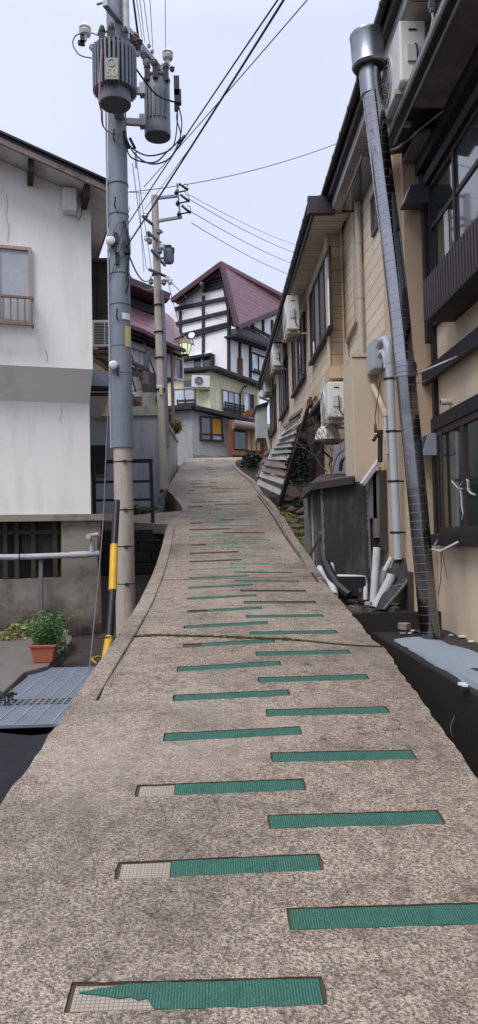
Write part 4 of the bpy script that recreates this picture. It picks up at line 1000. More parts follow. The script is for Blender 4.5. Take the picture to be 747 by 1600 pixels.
# terracotta planter
pt = thing('planter', atZ(70,1034,ZS), 'terracotta window-box planter filled with bright green foliage', 'planter')
c = atZ(70,1034,ZS); 
mb = MB(); w0_, w1_, dd0, dd1, hh = .11,.145,.10,.12,.2
mb.hexa([c+V((x*w0_,y*dd0,0)) for x, y in ((-1,-1),(1,-1),(1,1),(-1,1))], [c+V((x*w1_,y*dd1,hh)) for x, y in ((-1,-1),(1,-1),(1,1),(-1,1))]); mb.build('pot', 'terracotta', pt, bev=.012)
mb = MB(); 
for sx, sy, sw, sd in ((0,-1,.31,.03),(0,1,.31,.03),(-1,0,.03,.24),(1,0,.03,.24)): mb.box(c+V((sx*.15,sy*.122,hh)), (sw,sd,.03))
mb.build('rim', 'terracotta', pt, bev=.006)
mb = MB(); mb.box(c+V((0,0,hh-.01)), (.28,.22,.02)); mb.build('soil', 'soil', pt)
mb = MB()
for _ in range(120):
    b0 = c+V((random.uniform(-.13,.13), random.uniform(-.1,.1), hh)); a = random.uniform(0,6.28); L = random.uniform(.12,.42)
    e = b0+V((math.cos(a)*L*.55+.04, math.sin(a)*L*.4, L)); mb.tube([b0, b0.lerp(e,.5)+V((0,0,.03)), e], [.003,.0025,.0015], 3, False)
    for t in lin(.3,1,7):
        p = b0.lerp(e, t); q = V((random.gauss(0,1), random.gauss(0,1), random.gauss(0,.5))).normalized()*random.uniform(.03,.06); s = q.orthogonal().normalized()*.012
        mb.add([p, p+q*.5+s, p+q, p+q*.5-s], [(0,1,2,3)])
mb.build('foliage', 'leaf', pt)
for i, (px, py, r, n, s, m, l) in enumerate(((38,990,(.28,.1,.16),70,.10,'leafyellow','yellow-green broadleaf plant on the kerb behind the slab'),
        (6,995,(.35,.08,.07),60,.07,'leafyellow','low yellow-green ground plant at the left edge of the yard'),
        (96,1018,(.09,.1,.22),60,.07,'leaf','green weed growing in the gap right of the planter'),
        (10,1088,(.10,.12,.04),22,.05,'leafdark','low dark weed along the edge of the slab above the grating'))):
    c = atZ(px, py+6, ZS); c.z += r[2]*.8; mb = leaves(c, r, n, s)
    for _ in range(8):
        a = c+V((random.uniform(-1,1)*r[0]*.7, 0, r[2]*random.uniform(-.2,.8))); mb.tube([V((a.x,a.y,ZS-.05)), a], .004, 3, False)
    tag(mb.build('weed_plant', m), l, 'plant')
# ================================================================== RIGHT: NEAR BUILDING
XN, XM, XF = 2.5, 2.23, 1.97
def WX(X): 
    w = Wall((X, 0, 0), 0.0); return w          # u = +Y, n = -X
WN, WM, WF = WX(XN), WX(XM), WX(XF)
YJ = 8.27
nb = thing('building', (3.2, 5.5, -1.05), 'ochre plastered building with black timbers and a ribbed balcony at the right edge', 'building')
ZSO = at(655,254,YJ).z                            # soffit height
mb = MB(); mb.bb(XN, XN+4, -1.5, YJ, -1.3, ZSO+.02); mb.build('wall', 'plaster_l', nb)
# lower window
def NZ(px, py, X=XN): return atX(px, py, X).z
def NY(px, py, X=XN): return atX(px, py, X).y
zs0 = NZ(692,834); zs1 = NZ(693,667); yw1 = NY(690,760); yw0 = yw1-2.6
fw = WN.window(yw0, yw1, zs0, zs1-.02, nb, ['glassdark','glassdark','glassdark'], 'darkframe', .07, .05)
mb = MB(); WN.box(mb, yw0-.2, yw1+.1, zs0-.125, zs0-.002, 0, .13); mb.build('sill', 'timber', nb, bev=.006)
mb = MB()
yp0, yp1 = NY(692,620), NY(681.5,620)
zb1, zb2 = NZ(745,560), NZ(745,517)
zh0 = zs1-.02
WN.box(mb, yw1+.002, yw1+.1, zs0, zh0+.14, 0, .07)              # jamb post
WN.box(mb, yw0-.5, yw1+.0, zh0+.002, zh0+.14, 0, .068)         # head
WN.box(mb, yw1-.0, yw1+.085, zh0+.141, NZ(688,497)+.1, 0, .05)   # post between beam and balcony
mb.build('timber', 'timber', nb)
mb = MB(); zmb = NZ(691,588); WN.box(mb, yw0-.5, NY(668,610)+.0, zmb-.02, zmb+.135, .052, .115); mb.build('beam', 'timber', nb)
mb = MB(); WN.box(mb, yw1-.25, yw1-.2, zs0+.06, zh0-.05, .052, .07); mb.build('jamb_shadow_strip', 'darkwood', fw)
# glass reflections modelled as a pale curled ribbon of tubes
mb = MB(); mb.tube([atX(*q, XN-.03) for q in ((706,752),(716,763),(725,764),(733,764))], .008, 5)
mb.tube([atX(*q, XN-.03) for q in ((717,762),(722,754),(728,747),(731,752),(731,765),(736,771),(742,773))], .009, 5)
mb.tube([atX(*q, XN-.03) for q in ((719,765),(721,778),(721,790),(724,803),(722,812))], .007, 5)
mb.build('bent_strip', 'pvc', fw)
# balcony
XB = 2.2
yb1 = NY(664,470,XB); zbt, zbb = atX(664,441,XB).z, atX(664.5,501,XB).z
bal = MB(); bal.bb(XB, XN, -1, yb1, zbb-.02, zbb+.06); bl = bal.build('balcony', 'timber', nb)
mb = MB(); y = yb1-.02; i = 0
while y > -1:
    mb.bb(XB-.018, XB+.004, y-.022, y+.022, zbb-.01, zbt); y -= .075
mb.bb(XB-.004, XB+.012, -1, yb1, zbb, zbt-.005)
mb.bb(XB-.0, XN, yb1-.02, yb1, zbb, zbt-.004)
mb.build('ribbed_panel', 'purplebrown', bl)
mb = MB(); mb.bb(XB+.02, XB+.05, -1, yb1-.03, zbt-.01, zbt+.02); mb.build('rail', 'black', bl)
mb = MB(); mb.bb(XB-.03, XB+.05, -1, yb1-.14, zbb-.055, zbb-.022); mb.build('edge_beam', 'timber', bl)
# upper window (deep, black) 
zu1 = atX(730,130,XN).z-.1; zu0 = zbb+.1
yu1 = NY(676,330)
WN.window(yu1-3.4, yu1, zu0, NZ(728,207), nb, ['glassgrey','glassgrey','glassgrey','glassdark'], 'darkframe', .05, .05, bars=(zu0+1.1,))
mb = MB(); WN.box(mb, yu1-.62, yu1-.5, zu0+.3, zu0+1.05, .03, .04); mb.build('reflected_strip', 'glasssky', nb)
mb = MB()
WN.box(mb, yu1+.003, yu1+.11, zu0-.15, NZ(728,207)+.12, 0, .10)
WN.box(mb, -1, yu1+.0, NZ(728,207)+.003, NZ(728,207)+.11, 0, .099)
zt_ = ZSO
WN.box(mb, -1, YJ-.02, zt_-.17, zt_-.003, 0, .13)
WN.box(mb, YJ-.13, YJ-.03, zt_-.55, zt_-.171, 0, .09)
mb.build('timber', 'timber', nb)
# soffit and gutter of the near building
XG = atZ(608,200,ZSO+.03).x+.06; ye = atZ(665,169,ZSO).y
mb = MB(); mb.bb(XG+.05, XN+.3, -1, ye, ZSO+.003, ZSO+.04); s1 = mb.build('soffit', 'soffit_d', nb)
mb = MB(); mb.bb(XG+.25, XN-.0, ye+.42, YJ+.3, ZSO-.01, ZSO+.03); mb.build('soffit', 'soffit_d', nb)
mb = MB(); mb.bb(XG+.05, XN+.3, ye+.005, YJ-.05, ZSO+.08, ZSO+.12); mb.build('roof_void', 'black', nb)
yge = atX(607,204,XG).y
mb = MB(); mb.bb(XG-.02, XG+.05, -1, yge, ZSO-.02, ZSO+.055); g_ = mb.build('gutter', 'gutter', nb)
mb = MB(); mb.tube([V((XG-.04,-1,ZSO+.02)), V((XG-.04,yge,ZSO+.02))], .022, 10); mb.build('gutter_lip', 'gutterpale', g_)
mb = MB(); mb.tube([V((XG-.03,-1,ZSO+.085)), V((XG-.03,yge-.02,ZSO+.085))], .018, 8); mb.build('gutter_lip', 'gutterpale', g_)
mb = MB(); mb.tube([V((XG+.045,-1,ZSO-.02)), V((XG+.045,yge-.05,ZSO-.02))], .014, 8); mb.build('gutter_lip', 'gutterpale', g_)
mb = MB(); mb.hexa([V((XG-.03,-1,ZSO+.06)),V((XG-.03,YJ,ZSO+.06)),V((XN+.5,YJ,ZSO+.26)),V((XN+.5,-1,ZSO+.26))],[V((XG-.03,-1,ZSO+.09)),V((XG-.03,YJ,ZSO+.09)),V((XN+.5,YJ,ZSO+.3)),V((XN+.5,-1,ZSO+.3))]); mb.build('roof', 'blackroof', nb)
# vent hoods
for i, (q0, q1, X0, l) in enumerate((((634,288),(672,316),2.1,'sooty square vent hood under the eaves beside the upper window'), ((661,677),(686,711),2.26,'pale grey square vent hood beside the lower window of the ochre building'))):
    yv = YJ-.25; a = at(q0[0], q0[1], yv); b = at(q1[0], q1[1], yv)
    t = thing('vent_hood', ((a.x+XN)/2, yv, b.z), l, 'vent hood')
    mb = MB(); x1 = XN-.003; x0 = a.x+.03; z0, z1 = b.z, a.z
    y_0, y_1 = yv, yv+.2
    mb.hexa([V((x0-.05,y_0,z0)),V((x1,y_0,z0+.0)),V((x1,y_1,z0)),V((x0-.05,y_1,z0))],[V((x0+.03,y_0,z1)),V((x1,y_0,z1)),V((x1,y_1,z1)),V((x0+.03,y_1,z1))])
    mb.build('hood', 'greybox' if i else 'trafodark', t, bev=.004)
    mb = MB(); mb.hexa([V((x0-.056,y_0+.015,z0+.01)),V((x0+.023,y_0+.015,z1-.01)),V((x0+.023,y_1-.015,z1-.01)),V((x0-.056,y_1-.015,z0+.01))],[V((x0-.04,y_0+.015,z0+.01)),V((x0+.04,y_0+.015,z1-.01)),V((x0+.04,y_1-.015,z1-.01)),V((x0-.04,y_1-.015,z0+.01))])
    mb.build('opening', 'darkgrille' if i else 'greybox', t)
t = thing('vent_pipe', atX(704,628,XN), 'small cream round vent pipe sticking out of the wall above the lower window', 'vent pipe')
c = atX(705,628,XN); mb = MB(); mb.tube([c, c+V((-.1,0,0))], .032, 12); mb.tube([c+V((-.1,0,0)), c+V((-.11,0,0))], .04, 12); mb.build('pipe', 'plaster_l', t)
mb = MB(); mb.tube([c+V((-.111,0,0)), c+V((-.113,0,0))], .026, 12); mb.build('mouth', 'darkgrille', t)

# ------------------------------------------------------------ flue pipe
fl = thing('chimney_pipe', at(672,1000,7.4), 'tall leaning stainless steel chimney flue banded all the way up to a round cap', 'chimney')
pts_px = [(674.5,1012),(671.5,985),(660.5,870),(651.5,770),(641.5,665),(633.3,580)]
def fp(px, py): return at(px, py, 7.4)
def flue(pxs, r, m, n=44):
    P = [fp(*q) for q in pxs]; mb = MB(); mb.tube(P, r, n); return mb.build('flue', m, fl), P
lo, PL = flue(pts_px, .097, 'chimneysoot'); 
up_px = [(633.2,579),(621,460),(611,375),(600,290),(584.5,165),(577,100)]
up, PU = flue(up_px, .104, 'chimney')
def seams(P, step, r, m):
    mb = MB(); L = 0
    for a, b in zip(P, P[1:]):
        d = (b-a).length; u = (b-a)/d; t = (-L) % step
        while t < d:
            c = a+u*t; mb.tube([c-u*.003, c+u*.003], r+.0018, 44, False); t += step
        L += d
    mb.build('seam', m, fl)
seams(PL, .085, .097, 'chimneycap'); seams(PU, .085, .104, 'chimneycap')
mb = MB(); a = fp(634,590); b = fp(633,568); mb.tube([a, b], .112, 24); mb.tube([a+(b-a)*.3, a+(b-a)*.4], .118, 24); mb.tube([a+(b-a)*.7, a+(b-a)*.8], .118, 24); mb.build('joint_collar', 'chimneycap', fl)
a = fp(577,112); u = (fp(575,60)-fp(584,165)).normalized()
mb = MB(); R0 = .168
mb.lathe([(.106,-.25),(.106,.035),(R0-.01,.04),(R0,.05),(R0+.005,.06),(R0,.075),(R0,.36),(R0+.004,.37),(R0,.385),(R0*.985,.392),(R0*.6,.395)], a, 32, u); cp = mb.build('cap', 'chimneycap', fl)
mb = MB(); mb.lathe([(R0-.012,.03),(R0-.012,.045)], a, 32, u); mb.build('cap_opening', 'darkgrille', cp)
for i, (p, q, l) in enumerate((((600,298),(690,180),'upper'),)):
    mb = MB(); mb.tube([fp(601,238), at(620,232,7.5), at(640,217,7.7), atZ(650,207,ZSO-.03)], .012, 6); mb.tube([atZ(648,208,ZSO-.03), atZ(716,155,ZSO-.02)], .008, 6); mb.build('stay', 'gutterpale', fl)
mb = MB(); mb.tube([fp(640,589), atX(717,556,XN-.1)], .010, 6); mb.tube([fp(650,600), atX(668,594,XN-.1)], .006, 6); mb.build('stay', 'pvc', fl)
mb = MB(); mb.tube([fp(666,856), at(688,861,7.3), atX(722,844,XN-.1)], .012, 6); mb.tube([at(679,852,7.5), atX(685,843,XN-.1)], .009, 6); mb.build('stay', 'pvc', fl)
mb = MB(); mb.tube([at(689,861,7.3), at(690,885,7.35), at(688,912,7.4), at(685,930,7.4)], .004, 4); mb.tube([at(691,861,7.3), at(696,890,7.35), at(699,905,7.4)], .003, 4); mb.build('loose_wire', 'cable', fl)

# blue matting on the platform: uneven sheet with a fold at the flue
def bm_(u, v):
    # u across 0..1, v along
    y = 1.5 + v*(7.45-1.5); xl = 1.757+.006*math.sin(y*7)+.004*math.sin(y*23)+(.012*random.random()); xr = 2.235+.006*math.sin(y*3)
    x = xl+(xr-xl)*u; z = -1.045+.012*math.sin(x*9+y*2)+.01*math.sin(y*5+1)
    if u == 0: z -= .05
    return V((x, y, z))
g = grid(bm_, [0,.05,.2,.4,.6,.8,1], lin(0,1,70)); o = g.build('matting', 'bluemat'); so = o.modifiers.new('thick', 'SOLIDIFY'); so.thickness = .012; tag(o, 'pale blue-grey matting laid along the platform at the foot of the flue', 'matting')
for i, (px, py, s) in enumerate(((645,986,.045),(640,990,.03),(722,995,.06),(737,1003,.05),(747,1001,.04),(700,981,.03),(705,993,.03),(723,1070,.05),(728,1072,.04),(646,1065,.02),(629,990,.06))):
    y = 7.7 if py < 1030 else 0
    c = atZ(px, py, -1.04) if px not in (646,) else atZ(px, py, -1.85)
    mb = MB(); a = random.uniform(0,3); mb.prism([c+V((math.cos(a+t)*s*random.uniform(.5,1), math.sin(a+t)*s*random.uniform(.5,1), 0)) for t in (0,1,2.2,3.3,4.6)], (0,0,.012))
    tag(mb.build('litter_scrap', 'white' if i != 10 else 'brownslat'), 'small pale scrap of litter on the dark ground near the foot of the flue', 'litter', 'pale scraps of litter around the foot of the flue')
spline([at(708,1152,5.2), at(704,1138,5.2), at(709,1122,5.2), at(710,1119,5.2)], .003, 'straw', 'thin pale straw stalk hanging in the ditch on the right', 'straw', name='straw_stalk')

# upper AC standing on the near roof
q = atX(652, 95, 2.1)
ac_unit('air_conditioner', (2.0, 7.32, at(650,31,6.9).z-.6), -PI/2, 'large white air conditioner standing on the roof edge beside the chimney cap', w=.84, h=.6, d=.26, bracket=False)
bx = thing('meter_cluster', (2.2, 6.5, at(675,20,6.5).z-.1), 'small blue and white fittings on the wall above the roof near the top edge', 'fittings')
mb = MB(); mb.box(at(674,6,6.6), (.05,.05,.07)); mb.box(at(675,14,6.6), (.04,.04,.05)); mb.build('valve', 'bluewall', bx)
mb = MB(); mb.tube([at(676,20,6.6), at(677,30,6.6), at(674,45,6.6)], .012, 5); mb.build('hose', 'white', bx)

# ================================================================== LONG BUILDING
lb = thing('building', (3.0, 17, 0), 'long two-storey beige siding building stepping up along the right side of the ramp', 'building')
ZE = 5.02; Y_IN = at(548,450,12.1).y; YC = 12.1
YS = atX(600,450,XM).y
BR = .02
mb = MB(); mb.bb(XM, XM+3.5, YJ+.01, YS, -1.2, ZE+.4); mb.build('wall', 'plaster', lb)
mb = MB(); zlow = atX(594,537,XM).z; mb.bb(XM-.004, XM+3, YS+.002, YC+.3, zlow+.1, ZE+.4)
sd = mb.build('siding', 'siding', lb, origin=(0,0,0))
mb = MB(); mb.bb(XM-.002, XM+3, YS+.003, 13.5, -1.2, zlow+.098); mb.build('lower_wall', 'plaster', lb)
mb = MB(); mb.bb(XF+.0, XF+3, YC, YC+.1, 2.5, ZE+.3); mb.build('end_wall', 'sidingblock', lb)
zbf = WF.uz(526,591)[1]
YE_ = atX(423.5,640,XF).y
# far stretch of siding: underside steps up with the ramp
mb = MB(); ys_ = YC+.102
loop = [V((XF,ys_,zbf)), V((XF,14.7,zbf)), V((XF,14.7,zbf)), V((XF,YE_,zbf+.35)), V((XF,YE_,ZE+.3)), V((XF,ys_,ZE+.3))]
loop = [loop[0], loop[1], loop[3], loop[4], loop[5]]
mb.prism(loop, (3,0,0)); mb.build('siding', 'siding', lb, origin=(0,0,0))
mb = MB(); mb.bb(XF-.035, XF-.002, YC-.035, YC+.09, 2.55, ZE-.02); mb.build('corner_trim', 'plaster_l', lb)
mb = MB(); mb.bb(XF-.02, XF+.1, YC-.1, 15.2, zbf-.07, zbf-.002); mb.build('base_trim', 'timber', lb)
# recessed lower wall under the overhang and the dark undercroft
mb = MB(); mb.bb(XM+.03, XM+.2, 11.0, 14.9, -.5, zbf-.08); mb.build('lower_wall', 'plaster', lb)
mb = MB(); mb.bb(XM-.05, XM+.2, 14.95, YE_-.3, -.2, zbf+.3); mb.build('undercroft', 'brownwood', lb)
# pilaster
mb = MB(); c0 = at(552,640,9.8); c1 = at(580,640,9.8); ztop = at(560,558,9.8).z; mb.bb(c0.x, XM-.003, 9.8, 10.5, -1.0, ztop); mb.build('pilaster', 'column', lb, bev=.01)
mb = MB(); mb.bb(c0.x-.0, XM-.001, 9.78, 10.55, ztop+.001, ztop+.05); mb.build('pilaster_cap', 'column', lb)
# wooden stub boxes below the overhang
for q0, q1, Y, m in (((515,572),(538,590),11.4,'plaster'),((492,607),(502,619),13.6,'plaster'),((484,620),(493,632),14.2,'redunder')):
    a, b = at(*q0, Y), at(*q1, Y); mb = MB(); mb.bb(a.x, b.x+.3, Y, Y+.45, b.z, a.z); mb.build('beam_end', m, lb)
# rear edge corner box duct near jog
a = at(606,285,8.5); mb = MB(); mb.bb(XM-.09, XM-.002, 8.35, 8.62, 2.3, 4.6); mb.build('pilaster', 'plaster', lb)
# eaves: far section and the nearer, slightly higher one
XE = atZ(480,330,ZE+.05).x; Y_ES = atZ(480,330,ZE+.05).y
zf_ = ZE
mb = MB(); mb.bb(XE+.112, XF+.2, Y_ES+.0, YE_+.5, zf_, zf_+.03); mb.build('soffit', 'soffit_b', lb, origin=(0,0,0))
mb = MB(); mb.hexa([V((XE+.07,Y_ES-.0,zf_-.03)),V((XE+.11,Y_ES-.0,zf_-.03)),V((XE+.11,YE_+.6,zf_-.03)),V((XE+.07,YE_+.6,zf_-.03))],[V((XE+.06,Y_ES-.0,zf_+.16)),V((XE+.11,Y_ES-.0,zf_+.16)),V((XE+.11,YE_+.6,zf_+.16)),V((XE+.06,YE_+.6,zf_+.16))])
g1_ = mb.build('fascia', 'purplebrown', lb)
mb = MB(); mb.tube([V((XE+.035,Y_ES-.1,zf_+.1)), V((XE+.035,YE_+.65,zf_+.1))], .05, 10)
y = Y_ES
while y < YE_+.6: mb.tube([V((XE+.035,y,zf_+.1)),V((XE+.035,y+.03,zf_+.1))], .057, 10); y += .45
mb.build('gutter', 'gutter', g1_)
mb = MB(); mb.hexa([V((XE+.01,Y_ES-.1,zf_+.16)),V((XE+.01,YE_+.6,zf_+.16)),V((XF+4,YE_+.6,zf_+1.6)),V((XF+4,Y_ES-.1,zf_+1.6))],[V((XE+.01,Y_ES-.1,zf_+.2)),V((XE+.01,YE_+.6,zf_+.2)),V((XF+4,YE_+.6,zf_+1.64)),V((XF+4,Y_ES-.1,zf_+1.64))]); mb.build('roof', 'blackroof', lb)
# near section
Z2 = 5.3; X2 = atZ(502,302,Z2+.02).x; Y_N = atZ(502,302,Z2+.02).y
xr2 = atZ(518,322,zf_).x
mb = MB(); mb.bb(X2+.205, XM+.9, 3.0, Y_N+.4, zf_+.04, zf_+.07); mb.build('soffit', 'soffit_b', lb, origin=(0,0,0))
mb = MB(); mb.bb(X2+.16, X2+.2, 3.0, Y_N, Z2-.25, Z2-.1); mb.build('fascia', 'gutterpale', lb)
mb = MB(); mb.bb(X2+.09, X2+.155, 3.0, Y_N, Z2-.12, Z2+.04); f2 = mb.build('fascia', 'gutter', lb)
mb = MB(); mb.bb(XE+.0, X2+.2, Y_ES-.12, Y_ES-.02, zf_-.03, zf_+.24); mb.build('fascia', 'purplebrown', lb)
mb = MB(); mb.tube([V((X2+.045,3,Z2+.03)), V((X2+.045,Y_N+.05,Z2+.03))], .045, 10)
y = 3
while y < Y_N: mb.tube([V((X2+.045,y,Z2+.03)),V((X2+.045,y+.03,Z2+.03))], .052, 10); y += .6
mb.build('gutter', 'gutter', f2)
mb = MB(); mb.hexa([V((X2+.03,3,Z2+.08)),V((X2+.03,Y_N,Z2+.08)),V((XF+4,Y_N,Z2+1.4)),V((XF+4,3,Z2+1.4))],[V((X2+.03,3,Z2+.12)),V((X2+.03,Y_N,Z2+.12)),V((XF+4,Y_N,Z2+1.44)),V((XF+4,3,Z2+1.44))]); mb.build('roof', 'blackroof', lb)
mb = MB(); mb.bb(XM+.12, XM+3, -1, YJ, ZSO+.3, Z2+.1); mb.build('upper_wall', 'brownwood', lb)
# dark vent louvre under the eave at the corner
a = at(527,325,11.9); b = at(545,352,11.9); mb = MB(); mb.bb(a.x, b.x+.05, 11.85, 12.09, b.z, a.z); mb.build('louvre', 'black', lb)
# windows along the far stretch
def FY(px, py, X=XF): return atX(px, py, X).y
zw0 = WF.uz(500,547)[1]
ztop_ = ZE-.35
for (pa, pb, panes) in (((521,507),(489,564),['glasssky','shutterbrown','shutter','glassgrey']), ((479,584),(460,618),['shutterbrown','glassgrey','shutter','glassgrey']), ((452,633),(439.5,655),['glassgrey','shutterbrown','shutter','shutter']), ((433,669),(424.5,684),['glassgrey','shutterbrown','shutter','shutter'])):
    ya, yb = FY(*pa), FY(*pb)
    w = WF.window(ya, yb, zw0, ztop_, lb, panes, 'darkframe', .045, .05)
    mb = MB(); WF.box(mb, ya-.03, yb+.03, zw0-.06, zw0-.002, 0, .09); mb.build('sill', 'black', w)
# pale green box room at the far end
gb = MB(); a = at(401,636,25.0); b = at(418.5,684,25.0); gb.bb(a.x, b.x, 25, 26.2, b.z, a.z); bx2 = gb.build('bay', 'palegreen', lb)
mb = MB(); mb.hexa([at(399,634,24.9),at(420,627,24.9),at(420,630.5,24.9),at(399,638,24.9)],[p+V((0,1.4,0)) for p in (at(399,634,24.9),at(420,627,24.9),at(420,630.5,24.9),at(399,638,24.9))]); mb.build('bay_roof', 'black', bx2)
mb = MB(); mb.tube([at(416,680,24.8), at(419,690,24.8), at(421,700,24.8), at(421,712,24.8)], .05, 8); mb.build('downpipe', 'pvc', lb)
mb = MB(); a = at(401,686,24.9); b = at(414,688,24.9); mb.bar(a, b, .06); mb.build('sill', 'black', bx2)
# siding window, slit window and awning near the flue
def MY(px, py): return atX(px, py, XM).y
w = WM.window(MY(592,340), MY(584,360), atX(586,368,XM).z, atX(592,292,XM).z, lb, ['glassgrey'], 'shutterbrown', .035, .04)
WM.window(MY(566,350), MY(562,350), atX(564,418,XM).z, atX(566,330,XM).z, lb, ['glassdark'], 'shutterbrown', .03, .03)
WM.window(MY(599,300), MY(592,300)+.02, atX(594,400,XM).z+.6, atX(599,300,XM).z+.3, lb, ['glassgrey'], 'shutterbrown', .03, .03)
aw = thing('awning', atX(580,300,XM-.2), 'small dark glazed awning projecting from the siding below the eave beside the flue', 'awning')
mb = MB(); za = at(563,320,10.6).z; mb.bb(1.98, XM-.003, 9.2, 10.75, za-.02, za+.01); mb.build('panel', 'glassgrey', aw)
mb = MB(); mb.bb(1.965, 1.98, 9.2, 10.78, za-.04, za+.03); mb.bb(1.98, XM-.004, 10.751, 10.78, za-.03, za+.03); mb.build('frame', 'darkframe', aw)
# downpipes on the siding
def dpipe(pts, r, m, label):
    t = thing('downpipe', pts[-1], label, 'downpipe'); mb = MB(); mb.tube(pts, r, 12); mb.build('pipe', m, t); return t
zt0 = ZE
t = dpipe([V((XM-.07, MY(570,450)+.0, ZE)), at(570,450,MY(570,450)-.3) if False else V((XM-.07, MY(570,450), 2.15))], .048, 'beigepipe', 'thick beige downpipe on the siding left of the grey cabinet')
for z in (2.6,3.4,4.2): MB().tube([V((XM-.07, MY(570,450), z)), V((XM-.07, MY(570,450), z+.03))], .055, 12).build('pipe_clip', 'beigepipe', t)
yy1 = MY(559,400); yy2 = 11.75
dpipe([V((XM-.04, yy1, ZE)), V((XM-.04, yy1, atX(563,500,XM).z)), V((XM-.04, yy2, atX(549,529,XM).z)), V((XM-.04, yy2, atX(549,556,XM).z-.05))], .033, 'beigepipe', 'thinner pale downpipe with a sideways kink on the siding')
dpipe([at(532.5,352,12.02), at(534,420,12.02), at(536.5,500,12.02), at(539,580,12.02)], .018, 'plaster_l', 'thin cream conduit running down the tan end wall')
# meter cabinet and pvc riser
cb = thing('cabinet', (2.1, 9.5, 2.1), 'grey electrical cabinet on the wall with two white elbow pipes', 'cabinet')
Yc = 9.35; a = at(583,530,Yc); b = at(600,575,Yc)
mb = MB(); mb.bb(a.x, XM-.003, Yc, Yc+.42, b.z, a.z+.01); mb.build('box', 'greybox', cb, bev=.008)
mb = MB(); mb.bb(a.x-.004, a.x+.01, Yc+.01, Yc+.41, b.z+.02, a.z-.01); mb.build('door', 'greybox', cb, bev=.004)
mb = MB(); a2 = at(568,600,Yc+.45); mb.bb(XM-.14, XM-.003, Yc+.45, Yc+.75, at(570,598,Yc+.45).z, at(570,562,Yc+.45).z); mb.build('trunking', 'column', cb)
pr = thing('riser_pipe', at(622,872,8.6), 'white plastic riser pipe with black clips running down the wall beside the flue', 'pipe')
def rp(py): 
    x = 607+(py-540)*(622-607)/(872-540); return at(x, py, 8.6)
mb = MB(); mb.tube([at(593,541,9.2), at(596,533,9.0), at(603,530,8.8), rp(545), rp(560), rp(874)], .047, 14); mb.tube([at(594,556,9.2), at(597,550,9.05), at(601,551,8.9), at(604,562,8.72), at(605,576,8.66)], .04, 12); mb.build('pipe', 'greypvc', pr)
for py in (592, 674, 752, 832):
    mb = MB(); c = rp(py); mb.tube([c-V((0,0,.012)), c+V((0,0,.012))], .053, 14); mb.bar(c, V((XM, c.y, c.z)), .02); mb.box(c+V((-.06,-.0,0)), (.04,.02,.03)); mb.build('pipe_clip', 'black', pr)
mb = MB(); mb.tube([rp(568), rp(564)], .052, 14); mb.tube([rp(566+2), rp(556)], .051, 14); mb.build('socket', 'greypvc', pr)
for i, (pts, r, m, l) in enumerate((
    ([at(583,602,9.7), at(601,643,9.3), at(603,650,9.3)], .035, 'column', 'short cream pipe slanting down from the cabinet trunking'),
    ([at(602,648,9.3), at(603,680,9.3), at(605,710,9.25)], .022, 'pvc', 'thin pale pipe beside the white riser pipe'),
    ([at(587,668,9.2), at(586,650,9.2), at(600,560,9.3)], .006, 'cable', 'thin black cable hanging from the cabinet'),
    ([at(594,730,9.5), at(594,745,9.5), at(595,800,9.5)], .02, 'beigepipe', 'thin beige pipe in front of the weathered boards'))):
    mb = MB(); mb.tube(pts, r, 8); tag(mb.build('pipe' if m != 'cable' else 'cable', m), l, 'pipe' if m != 'cable' else 'cable')
tp_ = thing('tap', at(592,700,9.2), 'black rusty standpipe tap fixed to the wall above the black board', 'tap')
mb = MB(); mb.tube([at(594,722,9.2), at(594.5,672,9.2)], .032, 8); mb.tube([at(594,681,9.2), at(588,681,9.15), at(584,688,9.1)], .022, 8); mb.tube([at(598,676,9.2), at(590,676,9.2)], .028, 8); mb.build('body', 'black', tp_)
mb = MB(); mb.tube([at(587,676,9.2), at(586.5,662,9.2)], .02, 6); mb.build('handle', 'rust', tp_)

# air conditioners on the long building
def acx(p_far_left, p_near_right, zpx, X0, h, label, w=.8, d=.24):
    pass
def place_ac(xn, ytop, ybot, Xf, label, h=None, w=.78, d=.25):
    """xn: pixel x of the near front edge; Xf: world X of the front face"""
    Yn = Xf*1160/(xn-335); zt = at(xn, ytop, Yn).z; zb = at(xn, ybot, Yn).z
    return ac_unit('air_conditioner', (Xf+d/2, Yn+w/2, zb), -PI/2, label, w=w, d=d, h=zt-zb)
place_ac(457, 461, 514, 1.55, 'white air conditioner on a wall bracket below the eave, nearest of three on the siding')
place_ac(433.5, 536, 571, 1.60, 'white air conditioner on a wall bracket, middle of the three on the siding')
place_ac(418.5, 585, 612, 1.68, 'small white air conditioner on a wall bracket, farthest of the three on the siding', w=.7)
place_ac(518.5, 596, 652, 1.78, 'white air conditioner under the overhang beside the cream pilaster', d=.27)
# satellite-like white basin and grey panel behind the shrub
mb = MB(); c = at(512,688,11.9); mb.lathe([(.21,0),(.21,.02),(.19,.12),(.13,.21),(.02,.25)], c, 20); tag(mb.build('basin', 'white'), 'upturned white basin on a shelf behind the bare shrub', 'basin')
mb = MB(); mb.box(c+V((0,.0,-.03)), (.5,.45,.03)); mb.bar(c+V((-.2,0,-.05)), c+V((.15,.0,-.4)), .03); mb.bar(c+V((.25,0,-.05)), c+V((.0,.0,-.4)), .03); tag(mb.build('shelf', 'darkwood'), 'dark bracketed shelf under the upturned white basin', 'shelf')
mb = MB(); a = at(520,705,11.4); mb.prism([at(521,740,11.2), at(521,700,11.2), at(542,685,11.2), at(542,740,11.2)], (0,.04,0)); tag(mb.build('panel', 'bluewall'), 'grey sheet panel leaning behind the bare shrub', 'panel')
spline([at(532,736,11), at(534,720,11), at(541,714,11), at(546,712,11)], .03, 'black', 'thick black hose arching in front of the grey panel', 'hose', name='hose')

